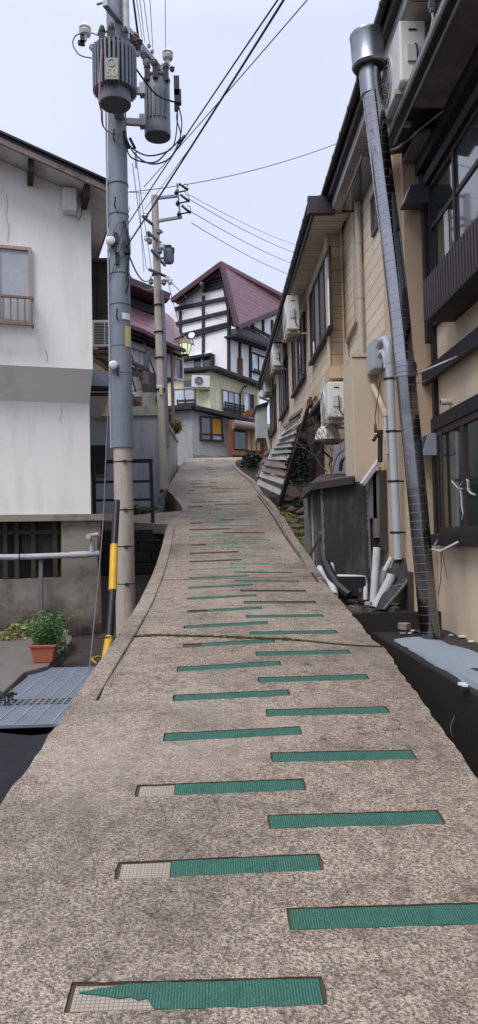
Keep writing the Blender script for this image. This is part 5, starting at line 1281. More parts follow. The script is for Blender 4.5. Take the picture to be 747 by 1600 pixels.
# ------------------------------------------------------------ shed with black board, debris
sd_ = thing('shed', (1.8, 10.9, -.6), 'low weathered grey plank shed with a dark sagging roof beside the ramp', 'shed')
Yb = 9.5
mb = MB(); xl = at(482,800,10.9).x
for i, (p0, p1) in enumerate((((478,762),(482,860)),((484,765),(488,872)),((490,765),(494,878)),((496,768),(500,890)))):
    mb2 = MB(); Yq = 11.3-i*.3; a = at(p0[0], p0[1], Yq); b = at(p1[0], p1[1]+10, Yq); mb2.bar(a, b, .08, .06); mb2.build('plank', random.choice(['greywood','greywood','greenslat']), sd_)
mb = MB(); a = at(500,752,Yb+.15); mb.bb(a.x+.04, 1.8, Yb+.25, 11.4, -1.0, .60); mb.build('box', 'darkwood', sd_)
mb = MB(); mb.hexa([at(471,770,10.8), at(481,758,10.1), at(600,742,10.1), at(600,742,11.9)], [at(471,763,10.8), at(481,745,10.1), at(600,728,10.1), at(588,728,11.9)]); 
mb = MB()
P = [at(469,772,10.9), at(484,755,9.45), at(552,745,9.45), at(560,738,11.6), at(502,741,11.6)]
mb.hexa([p-V((0,0,.09)) for p in P], P); mb.build('roof', 'darkwood', sd_)
bd = MB(); a = at(501,752,Yb); b = at(576,752,Yb); zb_ = at(505,905,Yb).z
bd.hexa([V((a.x,Yb,zb_)),V((b.x,Yb,zb_)),V((b.x,Yb+.04,zb_)),V((a.x,Yb+.04,zb_))],[V((a.x,Yb+.06,a.z)),V((b.x,Yb+.06,b.z-.0)),V((b.x,Yb+.1,b.z)),V((a.x,Yb+.1,a.z))])
tag(bd.build('board', 'boardblack'), 'large black mould-stained board leaning against the front of the shed', 'board')
zt_b = a.z
def jag(x, side):
    lo = V((x, Yb-.012, zb_)); n = 46; L = []; Rr_ = []
    for i in range(n+1):
        f = i/n; y = Yb-.012+.06*f; z = zb_+(zt_b-zb_)*f
        L.append(V((x-(random.uniform(.004,.03) if side < 0 else .006), y, z))); Rr_.append(V((x+(random.uniform(.004,.03) if side > 0 else .006), y, z)))
    m_ = MB()
    for i in range(n): m_.hexa([L[i],Rr_[i],Rr_[i+1],L[i+1]], [p+V((0,.01,0)) for p in (L[i],Rr_[i],Rr_[i+1],L[i+1])])
    return m_
tag(jag(b.x, -1).build('peeling_strip', 'greywood'), 'ragged pale peeling strip down the right edge of the large black board', 'strip')
tag(jag(a.x+.01, 1).build('peeling_strip', 'greywood'), 'ragged pale peeling strip down the left edge of the large black board', 'strip')
for i, (p0, p1, w, h, m, l) in enumerate((
    ((566,757,9.4),(594,718,9.5),.07,.05,'slat','pale cream batten slanting up from the top of the black board to the tap'),
    ((583,810,9.5),(581,738,9.5),.10,.03,'greywood','grey upright plank just right of the black board'),
    ((591,840,9.5),(589,735,9.5),.12,.03,'greywood','second grey upright plank, between the black board and the white riser'),
    ((600,860,9.45),(599,735,9.45),.10,.03,'darkwood','dark upright plank directly left of the white riser pipe'),
    ((584,880,9.4),(603,825,9.5),.03,.03,'brownwood','thin brown stick leaning in the corner behind the loose pipes'),
    ((484,868,9.9),(503,835,9.9),.05,.03,'darkwood','dark short stick leaning on the shed at the ramp edge'),
    ((506,870,9.9),(502,830,9.95),.05,.03,'brownslat','light brown short plank at the lower left corner of the black board'))):
    mb = MB(); mb.bar(at(*p0), at(*p1), w, h); tag(mb.build('plank', m), l, 'plank')
mb = MB(); a = at(577,793,9.55); b = at(612,858,9.55); mb.bb(a.x, b.x, 9.55, 9.58, b.z, a.z); tag(mb.build('board', 'brownwood'), 'dark brown square board standing behind the loose white pipes', 'board')
mb = MB(); mb.bb(1.42, XN, 8.2, 9.8, -1.9, -.86); tag(mb.build('retaining_block', 'platform'), 'dark concrete ledge under the debris between the ramp and the building', 'ledge')
lz = -.72
for i in range(34):
    y = random.uniform(8.25, 9.5); x = random.uniform(1.45, 2.15) if i < 24 else random.uniform(1.42, 1.6); s = random.uniform(.03, .075); c = V((x, y, -.86))
    mb = MB(); m0 = [c+V((math.cos(t)*s*random.uniform(.7,1.3), math.sin(t)*s*random.uniform(.7,1.2), 0)) for t in (0,1.1,2.2,3.3,4.6)]
    mb.hexa(m0, [p+V((random.uniform(-.01,.01), random.uniform(-.01,.01), s*random.uniform(.5,1.1))) for p in m0])
    tag(mb.build('rubble_piece', random.choice(['darkwood','darkconc','rock','greywood','brownwood'])), 'small broken chunk in the debris on the dark ledge below the black board', 'rubble', 'broken chunks on the ledge')
for i, (pts, r, l) in enumerate((
    ([at(583,948,8.6), at(589,856,8.7)], .045, 'white plastic pipe standing nearly upright in the debris, leftmost loose pipe'),
    ([at(587,949,8.5), at(610,905,8.5), at(612,897,8.5)], .055, 'thick white plastic pipe leaning to the right with an open slotted end'),
    ([at(600,922,8.75), at(597,905,8.75), at(601,890,8.8), at(602,885,8.8)], .035, 'short bent white pipe behind the thick leaning pipe'),
    ([at(601,892,8.6), at(612,871,8.6)], .028, 'short white corrugated pipe fragment at the top of the debris'),
    ([at(527,901,9.0), at(560,902,8.9), at(569,903,8.85), at(571,910,8.8), at(571,938,8.7)], .03, 'white plastic pipe running level then turning down in the debris'),
    ([at(499,887,9.3), at(514,906,8.9), at(522,922,8.6), at(524,930,8.5)], .038, 'grey-white pipe with a joint along the ramp edge'),
    ([at(508,882,9.3), at(518,883,9.2), at(520,895,9.1)], .035, 'short white elbow pipe beside the shed corner'))):
    mb = MB(); mb.tube(pts, r, 12); tag(mb.build('loose_pipe', 'pvc'), l, 'pipe')
mb = MB(); mb.tube([at(507,876,9.1), at(516,896,8.9), at(527,915,8.7), at(545,930,8.6)], .06, 8); mb.box(at(545,915,8.9), (.35,.3,.22)); tag(mb.build('debris_sheet', 'black'), 'crumpled black plastic sheet lying along the ramp edge by the pipes', 'plastic sheet')
pnl = thing('louvre_panel', at(615,905,8.5), 'dark framed panel leaning to the right against the foot of the flue', 'panel')
P = [at(588,955,8.35), at(617,870,8.7), at(646,876,8.6), at(600,955,8.2)]
P = [at(602,917,8.5), at(618,870,8.65), at(647,876,8.6), at(634,912,8.45)]; Q = [at(588,952,8.35), at(602,917,8.5), at(634,912,8.45), at(600,952,8.25)]
mb = MB(); mb.prism(P, (0,.03,0)); mb.prism(Q, (0,.03,0)); mb.build('sheet', 'boardblack', pnl)
mb = MB(); mb.bar(P[0], P[3], .02); mb.bar(P[3], P[2], .02); mb.bar(Q[3], Q[2], .02); mb.bar(P[1], P[2], .02); mb.build('edge', 'greywood', pnl)
for i, (px, py, Y, s, m, l) in enumerate(((563,925,8.8,.07,'rust','small rust-brown lump between the loose pipes'),(577,945,8.5,.05,'bluewall','small crumpled blue-grey scrap at the foot of the loose pipes'),(632,983,8.0,.09,'brownslat','light brown brick fragment at the end of the matting'))):
    c = at(px,py,Y); mb = MB(); mb.prism([c+V((math.cos(t)*s*random.uniform(.6,1.2), math.sin(t)*s, 0)) for t in (0,1.1,2.3,3.4,4.7)], (0,0,s*.7)); tag(mb.build('rubble_piece', m), l, 'rubble')
mb = MB(); mb.bb(2.1, XM+.3, 8.0, 9.6, -1.2, -.35); 
mb = MB(); mb.bb(XM-.03, XM-.002, 8.3, 9.7, -1.1, -.42); tag(mb.build('board', 'darkwood'), 'stained dark boards behind the foot of the flue', 'boards')

# ------------------------------------------------------------ leaning slatted frame
fr = thing('slatted_frame', at(437,785,16.4), 'leaning wooden slatted snow-guard frame with whitewashed boards against the building', 'slatted frame')
def Rr(t): return at(438+(487-438)*t, 782+(618-782)*t, 16.4-1.6*t)
def Lr(t): return at(399+(466-399)*t**.9, 757+(634-757)*t, 19.4-3.4*t)
mb = MB(); mb.bar(at(436.5,790,16.4), at(491,610,14.7), .10, .06); mb.build('post', 'darkwood', fr)
mb = MB(); mb.bar(at(483,660,15.2)-V((0,0,.0)), at(506,627,14.0), .12, .06); mb.build('brace', 'brownslat', fr)
mb = MB(); mb.bar(at(437,782,16.6), at(482,640,15.3), .05, .12); mb.build('post', 'brownwood', fr)
sl_m = ['slat','slat','brownslat','brownslat','slat','greenslat','greenslat','slat','slat','slat','greywood','greywood']
ends = [((403,753),(440,770)),((407,741),(444,753)),((410,732),(447,740)),((414,723),(449,728)),((420,714),(452,715)),((423,706),(456,703)),((428,697),(458,694)),((433,690),(461,685)),((435,684),(463,673)),((440,678),(465,661)),((444,667),(469,650)),((452,655),(472,641))]
for i, (a, b) in enumerate(ends):
    t = i/11; p = at(a[0], a[1], 17.8-2.2*t); q = at(b[0], b[1], 16.35-1.25*t)
    mb = MB(); d = (q-p).normalized(); mb.bar(p, q, .03, .125 if i < 9 else .09, up=(.25,.2,1)); o = mb.build('slat', sl_m[i], fr, bev=.004)
for i, (a, b) in enumerate((((402,751),(410,747)),((401,744),(412,738)),((404,738),(416,731)),((407,731),(419,723)),((409,722),(422,715)),((412,716),(426,708)),((414,710),(424,703)))):
    mb = MB(); mb.bar(at(a[0],a[1],18.4-.1*i), at(b[0],b[1],17.7-.12*i), .03, .10, up=(.25,.2,1)); mb.build('slat', 'greywood', fr)
# rocks on the verge
rk = [(444,776,16.2,.16,'rockgrey'),(429,771,17,.13,'rockgrey'),(449,785,15.9,.13,'rock'),(456,800,14.6,.17,'rock'),(468,803,14.4,.12,'rock'),(462,780,15.4,.18,'rockred'),(470,788,14.9,.15,'rock'),(476,800,14.2,.13,'rock'),(451,794,15.2,.09,'rock'),(472,812,13.6,.12,'rock'),(462,826,12.9,.13,'rock'),(480,822,12.9,.12,'rock'),(477,846,12.0,.12,'rock'),(470,836,12.4,.11,'rock'),(489,862,11.2,.10,'rockgrey'),(484,838,12.2,.09,'rock'),(466,791,15.0,.08,'rockgrey'),(491,850,11.6,.08,'rock'),(428,748,18.6,.2,'straw'),(486,872,10.9,.08,'rock')]
def onverge(px, py, Y0):
    r = ray(px, py); r = r/r.y; Y = Y0-3
    while Y < Y0+5:
        q = r*Y
        if q.z <= vz(q.x, Y): return q+V((0,0,.03))
        Y += .02
    return r*Y0
for px, py, Y, s, m in rk:
    c = onverge(px, py, Y); s *= .72; bm = bmesh.new(); bmesh.ops.create_icosphere(bm, subdivisions=2, radius=1)
    sx, sy, sz = s*random.uniform(1,1.5), s*random.uniform(.9,1.3), s*random.uniform(.6,.85); ph = [random.uniform(0,6) for _ in range(6)]
    for v in bm.verts:
        p = v.co; k = 1+.16*math.sin(p.x*3+ph[0])+.14*math.sin(p.y*4+ph[1])+.12*math.sin(p.z*5+ph[2])+random.uniform(-.05,.05); v.co = V((p.x*sx*k, p.y*sy*k, p.z*sz*k))
    me = bpy.data.meshes.new('rock'); bm.to_mesh(me); bm.free(); me.materials.append(M[m] if m != 'straw' else M['brownslat']); me.polygons.foreach_set('use_smooth', [True]*len(me.polygons))
    o = bpy.data.objects.new('rock', me); COL.objects.link(o); o.location = c
    lab = 'reddish-brown boulder in the shadow at the foot of the slatted frame' if m == 'rockred' else ('tan boulder behind the far end of the slatted frame' if m == 'straw' else ('plain grey rock on the verge right of the ramp kerb' if m == 'rockgrey' else 'mossy brown rock on the verge right of the ramp kerb'))
    tag(o, lab, 'rock', 'rocks on the verge')
mb = MB()
for _ in range(900):
    y = random.uniform(11, 16.8); x = XR(y)+abs(random.gauss(0,.22)); z = vz(x, y)+.02; a = random.uniform(0,6.28); r = random.uniform(.02,.05); p = V((x,y,z))
    mb.add([p, p+V((math.cos(a)*r,math.sin(a)*r,r*.8)), p+V((math.cos(a+1.3)*r,math.sin(a+1.3)*r,r*.3))], [(0,1,2)])
g = grid(lambda u, y: V((XR(y)+.01+u*(.25+.12*math.sin(y*3)), y, vz(XR(y)+u*.3, y)+.03+.03*math.sin(y*7+u*5))), lin(0,1,5), lin(11.3,16.6,30)); mb.add(g.v, g.f, True)
tag(mb.build('moss', 'moss'), 'bright moss covering the verge beside the right kerb', 'moss', kind='stuff')
tag(leaves(at(465,720,16.2), (.28,.8,.6), 700, .10).build('bush', 'leafdark'), 'dark evergreen bush in the shadow behind the slatted frame', 'bush')
# dark curb planting at the crest, right
g = leaves(at(392,722,25.5), (.3,2.2,.28), 500, .16); tag(g.build('hedge', 'leafdark'), 'dark low planting beside the crest of the ramp in front of the shopfront', 'hedge')
# bare shrub
br = thing('bare_shrub', at(518,742,10.9), 'leafless twiggy shrub growing between the shed and the pilaster', 'shrub')
random.seed(5)
mb = MB()
def grow(p, d, L, r, k):
    q = p+d*L; m_ = p.lerp(q,.5)+V((random.gauss(0,.02),0,random.gauss(0,.02))); mb.tube([p, m_, q], [r, r*.85, r*.7], 4, False)
    if k == 0: return
    for _ in range(3 if k > 1 else 3):
        nd = (d+V((random.gauss(0,.55), random.gauss(0,.35), random.gauss(.15,.45)))).normalized(); grow(q, nd, L*random.uniform(.6,.85), r*.62, k-1)
for b0, d0, L in (((519,742,10.9),(-.1,0,1),.3),((512,738,11),(-.6,0,.8),.3),((517,740,11),(.05,-.2,1),.33),((520,738,10.9),(.3,0,1),.25)):
    grow(at(*b0), V(d0).normalized(), L, .011, 4)
mb.build('branches', 'twig', br)
random.seed(11)
# ================================================================== FAR BUILDINGS
TH = math.radians(33)
def WA(px, py, Y): return Wall(at(px, py, Y), TH)                 # recedes to the right
def WB(px, py, Y, t=57): return Wall(at(px, py, Y), math.radians(180-t) if False else -math.radians(t))   # recedes to the left
def R2(w, p0, p1):
    a = w.uz(*p0); b = w.uz(*p1); return min(a[0],b[0]), max(a[0],b[0]), min(a[1],b[1]), max(a[1],b[1])
def wbox(w, p0, p1, d0, d1, m, name, parent):
    u0,u1,z0,z1 = R2(w, p0, p1); mb = MB(); w.box(mb, u0,u1,z0,z1,d0,d1); return mb.build(name, m, parent)
def wpoly(w, pxs, d0, d1, m, name, parent):
    mb = MB(); w.poly(mb, [w.uz(*q) for q in pxs], d0, d1); return mb.build(name, m, parent)
def wwin(w, p0, p1, parent, panes, frame='paleframe', fw=.05, d=.06, bars=None):
    u0,u1,z0,z1 = R2(w, p0, p1); return w.window(u0,u1,z0,z1,parent,panes,frame,fw,d,bars=bars)

# grey rendered garage wall straight ahead at the crest
C1 = (301, 700, 31.0)
gh = thing('grey_house', at(330,716,31), 'low grey rendered building with an orange boarded window facing the top of the ramp', 'building')
gl_ = Wall(at(301,700,31.0), -math.radians(80)); gr_ = Wall(at(301,700,31.0), math.radians(62))
wpoly(gl_, [(240,741),(301,741),(301,641),(240,643)], 0, -.3, 'greywall', 'wall', gh)
wpoly(gr_, [(301.2,741),(371,741),(371,655),(301.2,641)], 0, -.3, 'greywall', 'wall', gh)
wpoly(gr_, [(301,741),(371,741),(371,712),(355,713.5),(340,711.5),(330,713),(318,710.5),(308,711.5),(301,708.5)], .03, .002, 'mossband', 'moss_stain', gh)
wpoly(gl_, [(240,643.5),(302,641),(302,635),(240,637)], .35, -.3, 'blackroof', 'roof_edge', gh)
wpoly(gr_, [(301,641),(400,664),(400,659),(301,635)], .35, -.3, 'blackroof', 'roof_edge', gh)
wn = wwin(gr_, (311.5,650), (347.5,690), gh, ['glassgrey','orange'], 'darkframe', .07, .08)
u0,u1,z0,z1 = R2(gr_, (311.5,677), (347.5,690))
gr_.window(u0,u1,z0,z1,gh,['glassgrey','glasscurtain'],'darkframe',.06,.13)
wpoly(gr_, [(357,716),(361,716),(367,652),(363,651)], .25, .02, 'greywood', 'corner_post', gh)
# shopfront to the right of it
sf = thing('shopfront', at(390,716,30.5), 'brown timber shopfront with beige blinds under a rounded awning at the crest', 'shop')
ws = Wall(at(362,700,31.2), math.radians(66))
wpoly(ws, [(362,735),(440,735),(440,664),(362,655)], -.1, -.4, 'redwood', 'wall', sf)
mb = MB(); mb.tube([ws.pix(365,663,.3), ws.pix(430,672,.3)], .19, 12); mb.build('awning', 'brownroll', sf)
u = wbox(ws, (366,668), (384,702), -.09, .02, 'glassdark', 'window', sf)
wwin(ws, (384,669), (408,706), sf, ['beigeblind','beigeblind','beigeblind'], 'redwood', .06, .05)
wbox(ws, (364,704), (384,712), -.08, .04, 'redwood', 'panel', sf); wbox(ws, (384,708), (410,715), -.08, .04, 'redwood', 'panel', sf)
wbox(ws, (409,660), (412,716), -.05, .12, 'rust', 'post', sf)

# pale yellow house above
yh = thing('yellow_house', at(330,640,32.5), 'pale yellow corrugated house with a black roof edge above the grey building', 'house')
yl = Wall(at(328,620,32.5), -math.radians(78)); yr = Wall(at(328,620,32.5), math.radians(38))
mb = MB(); yl.poly(mb, [yl.uz(*q) for q in ((255,648),(328,648),(328,582),(255,586))], 0, -.4); mb.build('wall', 'yellowwall', yh)
mb = MB(); yr.poly(mb, [yr.uz(*q) for q in ((328.2,655),(404,690),(404,600),(328.2,580))], 0, -.4); mb.build('wall', 'yellowwall', yh)
wpoly(yl, [(252,585.5),(342,578.5),(342,574.5),(252,581)], .4, -.5, 'blackroof', 'roof', yh)
wpoly(yr, [(328,579),(408,608),(408,603.5),(328,574.5)], .45, -.5, 'blackroof', 'roof', yh)
w = wwin(yl, (271,608), (306,633), yh, ['glasssky','glasssky'], 'brownslat', .05, .06)
wwin(yl, (286,594), (301,606), yh, ['glassgrey'], 'paleframe', .04, .05)
def railing(w, p0, p1, n, parent, m='darkframe'):
    u0,u1,z0,z1 = R2(w, p0, p1); mb = MB()
    for i in range(n): 
        z = z0+(z1-z0)*(i+.1)/n; w.box(mb, u0,u1,z,z+(z1-z0)/n*.62,.18,.22)
    for u in (u0, (u0+u1)/2, u1-.05): w.box(mb, u,u+.05,z0,z1,.14,.178)
    return mb.build('guard_rail', m, parent)
railing(yl, (278,625), (307,639), 3, yh, 'tudor')
wwin(yr, (346,608), (375,645), yh, ['glasssky','glasscurtain','glasssky'], 'brownslat', .05, .06)
railing(yr, (347,627), (377,650), 4, yh, 'tudor')
wwin(yr, (379,612), (397,655), yh, ['glasssky','glassgrey'], 'paleframe', .05, .06)
wbox(yr, (394,616), (398,655), .1, .3, 'yellowwall', 'post', yh)
mb = MB()
for i, px in enumerate((381,385,389,393)): 
    c = yr.pix(px, 650-i*2, .3); mb.box(c, (.22,.15,.3))
tag(mb.build('balcony_clutter', 'redwood'), 'reddish clutter and pots on the little balcony of the yellow house', 'clutter')
mb = MB(); mb.tube([yr.pix(376,655,.1), yr.pix(376,615,.1), yr.pix(380,606,.1), yr.pix(386,603,.1)], .035, 6); mb.build('drain_pipe', 'black', yh)
q = yl.pix(312,604,.25)
ac = ac_unit('air_conditioner', (yl.pix(312,604,.3).x+.05, yl.pix(312,604,.3).y, yl.pix(312,606,.3).z), math.radians(-12)*-1, 'white air conditioner mounted high on the left wall of the pale yellow house', w=.78, h=.52, d=.28)
# street lamp with green lantern
sl = thing('street_lamp', at(268,690,22), 'slim street lamp with a pink-roofed green lit lantern on a side arm', 'street lamp')
mb = MB(); mb.tube([at(271,662,22), at(269,590,22), at(268,552,22), at(267.5,530,22)], [.05,.045,.04,.03], 10); mb.build('pole', 'brownceramic', sl)
mb = MB(); mb.tube([at(268,533,22), at(278,528,22), at(288,524,22)], .03, 7); mb.tube([at(268,548,22), at(276,535,22), at(283,527,22)], .02, 6); mb.build('arm', 'rust', sl)
c = at(289.5,554,22); mb = MB(); mb.lathe([(.10,0),(.175,.26),(.185,.30)], c, 6); lt = mb.build('lantern', 'lamp', sl)
mb = MB()
for k in range(6):
    a = 2*PI*k/6; mb.bar(c+V((math.cos(a)*.105,math.sin(a)*.105,0)), c+V((math.cos(a)*.19,math.sin(a)*.19,.30)), .02)
mb.lathe([(.11,-.03),(.11,.0)], c, 6); mb.build('frame', 'leafdark', lt)
mb = MB(); mb.lathe([(.25,.30),(.24,.33),(.04,.5),(.03,.54)], c, 6); mb.build('lamp_roof', 'brownceramic', lt)

# half-timbered house with the maroon roof
th = thing('half_timbered_house', at(357,578,37), 'white half-timbered house with a steep maroon roof rising above the lane', 'house')
tl = Wall(at(357,540,37), -math.radians(60)); tr_ = Wall(at(357,540,37), math.radians(35))
wpoly(tl, [(250,600),(357,600),(357,500),(344,428),(330,436),(278,478),(250,500)], 0, -.3, 'offwhite', 'wall', th)
wpoly(tr_, [(357.2,600),(460,640),(460,482),(374,514),(357.2,516)], 0, -.3, 'offwhite', 'wall', th)
def beamL(p0, p1, w_=.16, wl=tl, m='tudor', d=.04):
    mb = MB(); a = wl.pix(*p0, d); b = wl.pix(*p1, d); mb.bar(a, b, w_, w_, up=wl.n); return mb.build('timber', m, th)
# gable: vertical + horizontal timbers
for p0, p1 in (((318,462),(318,562)),((357,470),(358,600)),((282,486),(282,520)),((347,430),(357,478))): beamL(p0, p1, .13)
for p0, p1 in (((318,455),(350,446)),((274,483),(355,466)),((272,507),(357,487)),((268,528),(358,506)),((285,529),(358,508))): beamL(p0, p1, .17)
g = MB(); 
for i in range(9):
    px = 320+i*3.2; a = tl.pix(px, 452-i*.9, .05); b = tl.pix(px, 436-i*.4 if i > 3 else 443-i*2, .05); g.bar(a, b, .06)
for k in range(3):
    a = tl.pix(320, 449-k*4, .05); b = tl.pix(347, 443-k*5, .05); g.bar(a, b, .06)
g.build('gable_lattice', 'tudor', th)
# roof planes : ridge runs back along A
AP = tl.pix(346,413,.5); 
def along(p, s): return p + tr_.u*s
EV = tl.pix(371,512,.5)                                  # low corner of the right-hand slope, front
rl_ = 12.5
LW = tl.pix(268,471,.5)
TT = at(464,473,44.0); mb = MB(); mb.hexa([AP, EV, TT], [p+V((-.05,0,.16)) for p in (AP, EV, TT)]); mb.build('roof', 'redroof', th)
mb = MB(); mb.hexa([AP, LW, along(LW, rl_), along(AP, rl_)], [p+V((0,0,.18)) for p in (AP, LW, along(LW, rl_), along(AP, rl_))]); mb.build('roof', 'redroof', th)
mb = MB(); mb.bar(AP+V((0,-.05,.02)), LW+V((0,-.05,.02)), .12, .24); mb.bar(AP+V((0,-.05,.02)), EV+V((0,-.05,0)), .34, .16); mb.bar(EV, TT, .12, .22); mb.build('bargeboard', 'redtrim', th)
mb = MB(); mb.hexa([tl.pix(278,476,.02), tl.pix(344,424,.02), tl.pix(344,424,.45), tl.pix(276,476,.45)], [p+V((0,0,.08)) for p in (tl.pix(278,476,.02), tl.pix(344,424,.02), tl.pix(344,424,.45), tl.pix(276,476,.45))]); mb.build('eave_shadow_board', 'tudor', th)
# right face timbers
for p0, p1 in (((362,497),(430,540)),((375,508),(450,560)),((392,510),(440,536)),((395,500),(395,523)),((411,500),(411,522)),((425,500),(425,530))): beamL(p0, p1, .13, tr_)
for p0, p1 in (((374.5,535),(374.5,588)),((391,540),(391,596)),((357.5,500),(357.5,585))): beamL(p0, p1, .13, tr_)
beamL((375,560),(375,588), .22, tr_, 'redunder', .09)
wpoly(tr_, [(357,524),(422,547),(422,538),(362,515),(357,515)], .55, -.1, 'trafodark', 'pent_roof', th)
wpoly(tr_, [(353,528),(422,551),(422,548),(357,525),(353,525)], .6, -.1, 'tudor', 'pent_roof_edge', th)
w = wwin(tr_, (391,549), (425,592), th, ['glasssky','glasssky','glasssky'], 'tudor', .09, .07)
railing(tr_, (393,576), (425,592), 2, th, 'tudor')
# small dormer roof and window low on the gable side
wwin(tl, (302,555), (332,578), th, ['glassgrey','glassgrey'], 'offwhite', .07, .1)
wpoly(tl, [(286,566),(334,558),(336,554),(286,562)], .45, .002, 'tudor', 'window_hood', th)
wbox(tl, (333,557), (336,577), .02, .35, 'tudor', 'hood_bracket', th)
q = tl.pix(303,524,.6); mb = MB(); mb.lathe([(.02,0),(.13,.04),(.17,.08)], tl.pix(300,525,.9), 16, (-.3,-1,.35)); mb.bar(tl.pix(300,527,.9), tl.pix(303,540,.5), .05); mb.build('satellite_dish', 'white', th)
mb = MB(); mb.lathe([(.08,-.1),(.13,.0),(.05,.12)], tl.pix(315,444,.5), 10); mb.build('floodlight', 'trafo', th)

# maroon mansard house on the terrace to the left
mh = thing('mansard_house', at(220,620,21), 'house with a big maroon metal mansard roof and a band of windows above the terrace', 'house')
wm = Wall(at(222,560,21), math.radians(33))
wpoly(wm, [(120,700),(248,700),(248,606),(292,590),(292,533),(160,480),(120,455)], -.2, -.6, 'shutterbrown', 'wall', mh)
# lower slope of the mansard (leaning back)
def mp(px, py, d): return wm.pix(px, py, d)
LO = [mp(120,483,.5), mp(155,492,.5), mp(222,516,.5), mp(272,541,.5), mp(292,548,.5)]
HI = [mp(120,438,-.7), mp(158,440,-.7), mp(222,474,-.7), mp(262,490,-.7), mp(272,500,-.7)]
mb = MB(); n_ = len(LO)
mb.add(LO+HI+[p+V((.05,.2,-.15)) for p in LO+HI], [(i,i+1,n_+i+1,n_+i) for i in range(n_-1)]+[(2*n_+i,3*n_+i,3*n_+i+1,2*n_+i+1) for i in range(n_-1)]+[(n_-1,3*n_-1,4*n_-1,2*n_-1)]); mb.build('roof', 'redroof', mh)
mb = MB(); 
for a, b in zip(LO, LO[1:]): mb.bar(a-V((0,0,.02)), b-V((0,0,.02)), .08, .1)
mb.build('eave_trim', 'redtrim', mh)
wpoly(wm, [(120,440),(158,437),(265,480),(268,492),(222,478),(158,446),(120,446)], -.3, -.9, 'tudor', 'upper_wall', mh)
# top little roof with rusty underside
T0 = [mp(120,405,.25), mp(165,421,.25), mp(267,462,.25)]
mb = MB(); mb.prism([mp(120,402,.3), mp(165,418,.3), mp(267,458,.3), mp(265,468,.3), mp(200,443,.3), mp(120,412,.3)], (-1.2,3.0,.1)); mb.build('upper_roof', 'redtrim', mh)
mb = MB(); mb.hexa([mp(120,412,.25), mp(200,443,.25), mp(265,468,.25), mp(260,474,-.3), mp(250,476,-.5), mp(120,430,-.5)],[p+V((0,0,.05)) for p in (mp(120,412,.25), mp(200,443,.25), mp(265,468,.25), mp(260,474,-.3), mp(250,476,-.5), mp(120,430,-.5))]); mb.build('eave_boards', 'redunder', mh)
u0,_,z0,z1 = R2(wm, (203,527), (236,575)); 
ua = wm.uz(180,560)[0]; ub = wm.uz(291,560)[0]; z1 = wm.uz(222,536)[1]; z0 = wm.uz(222,575)[1]
wm.window(ua, ub, z0, z1, mh, ['skypane','glasssky','skypane','skypane','skypane','skypane','skypane','glassgrey'], 'white', .06, -.1, d0=-.19)
mb = MB(); wm.box(mb, ua-.2, ub, z1+.05, z1+.12, -.19, .1); wm.box(mb, ua-.2, ub, z1+.2, z1+.26, -.19, .15); mb.build('canopy', 'blackroof', mh)
# terrace clutter: charred-looking timber stair and stakes
st = thing('timber_stair', at(215,650,18.6), 'dark weathered timber stair frame with broken boards on the terrace behind the pole', 'stair')
def dk(px, py, Y=18.4): return at(px, py, Y)
for a, b, w, m in (((203,541),(228,549),.14,'trafodark'),((225,537),(246,595),.07,'black'),((228,549),(229,606),.15,'trafodark'),((204,566),(232,578),.13,'tudor'),((232,578),(246,605),.1,'tudor'),((204,552),(226,610),.07,'brownwood'),((203,580),(228,595),.09,'brownwood'),((206,612),(227,604),.05,'trafo'),((205,586),(212,612),.07,'black'),((236,585),(240,645),.14,'tudor'),((227,600),(230,640),.16,'tudor'),((240,590),(247,645),.09,'black'),((190,560),(206,575),.1,'brownwood'),((146,566),(180,582),.12,'brownwood')):
    mb = MB(); mb.bar(dk(*a), dk(*b), w, w*.6); mb.build('timber', m, st)
mb = MB()
for i in range(13):
    px = 206+i*2.4; h = random.uniform(8,22); mb.bar(dk(px, 637, 18.2), dk(px+random.uniform(-2,2), 637-h, 18.2), .06, .03)
mb.build('stake', 'rust', st)
mb = MB(); c = dk(214,606,18.8); mb.box(c, (.5,.3,.5)); mb.build('sheet', 'whitegrille', st)
wpx = [(164,556),(203,556),(203,600),(164,600)]

# ================================================================== SECOND POLE
p2 = thing('utility_pole', at(257,760,17.3), 'slender brownish concrete utility pole farther up the lane with a small transformer', 'utility pole')
YQ = 17.3
def p2a(py): return at(241.5+(py-305)*(257-241.5)/(760-305), py, YQ)
mb = MB(); mb.tube([p2a(765), p2a(306)], [.112,.082], 16); mb.build('shaft', 'poleconc', p2)
mb = MB()
for py in (430,478,520,560,610): mb.tube([p2a(py), p2a(py-1.5)], .13, 14)
mb.build('band', 'cable', p2)
mb = MB(); mb.tube([p2a(700)+V((.12,-.05,0)), p2a(480)+V((.12,-.05,0)), p2a(455)+V((.1,-.1,0))], .035, 8); mb.build('conduit', 'trafo', p2)
mb = MB(); mb.box(p2a(605)+V((-.03,-.13,0)), (.14,.02,.06)); mb.build('number_plate', 'white', p2)
mb = MB(); mb.box(p2a(613)+V((0,-.135,0)), (.07,.02,.16)); mb.build('warning_plate', 'plateyellow', p2)
mb = MB(); mb.bar(at(243,310,YQ), at(277,306,YQ-.3), .06); mb.bar(at(243,346,YQ), at(284,339,YQ-.3), .06); mb.bar(at(277,287,YQ-.3), at(281.5,340,YQ-.3), .045); mb.build('side_arm', 'bluegrey', p2)
mb = MB(); mb.bar(at(223,338,YQ-1.0), at(253,363,YQ+1.1), .05); mb.bar(at(232,364,YQ-1.0), at(260,387,YQ+1.0), .05); mb.bar(at(237,391,YQ-1.0), at(258,415,YQ+1), .05); mb.bar(at(233,421,YQ-.6), at(262,433,YQ+.6), .05); mb.build('crossarm', 'trafodark', p2)
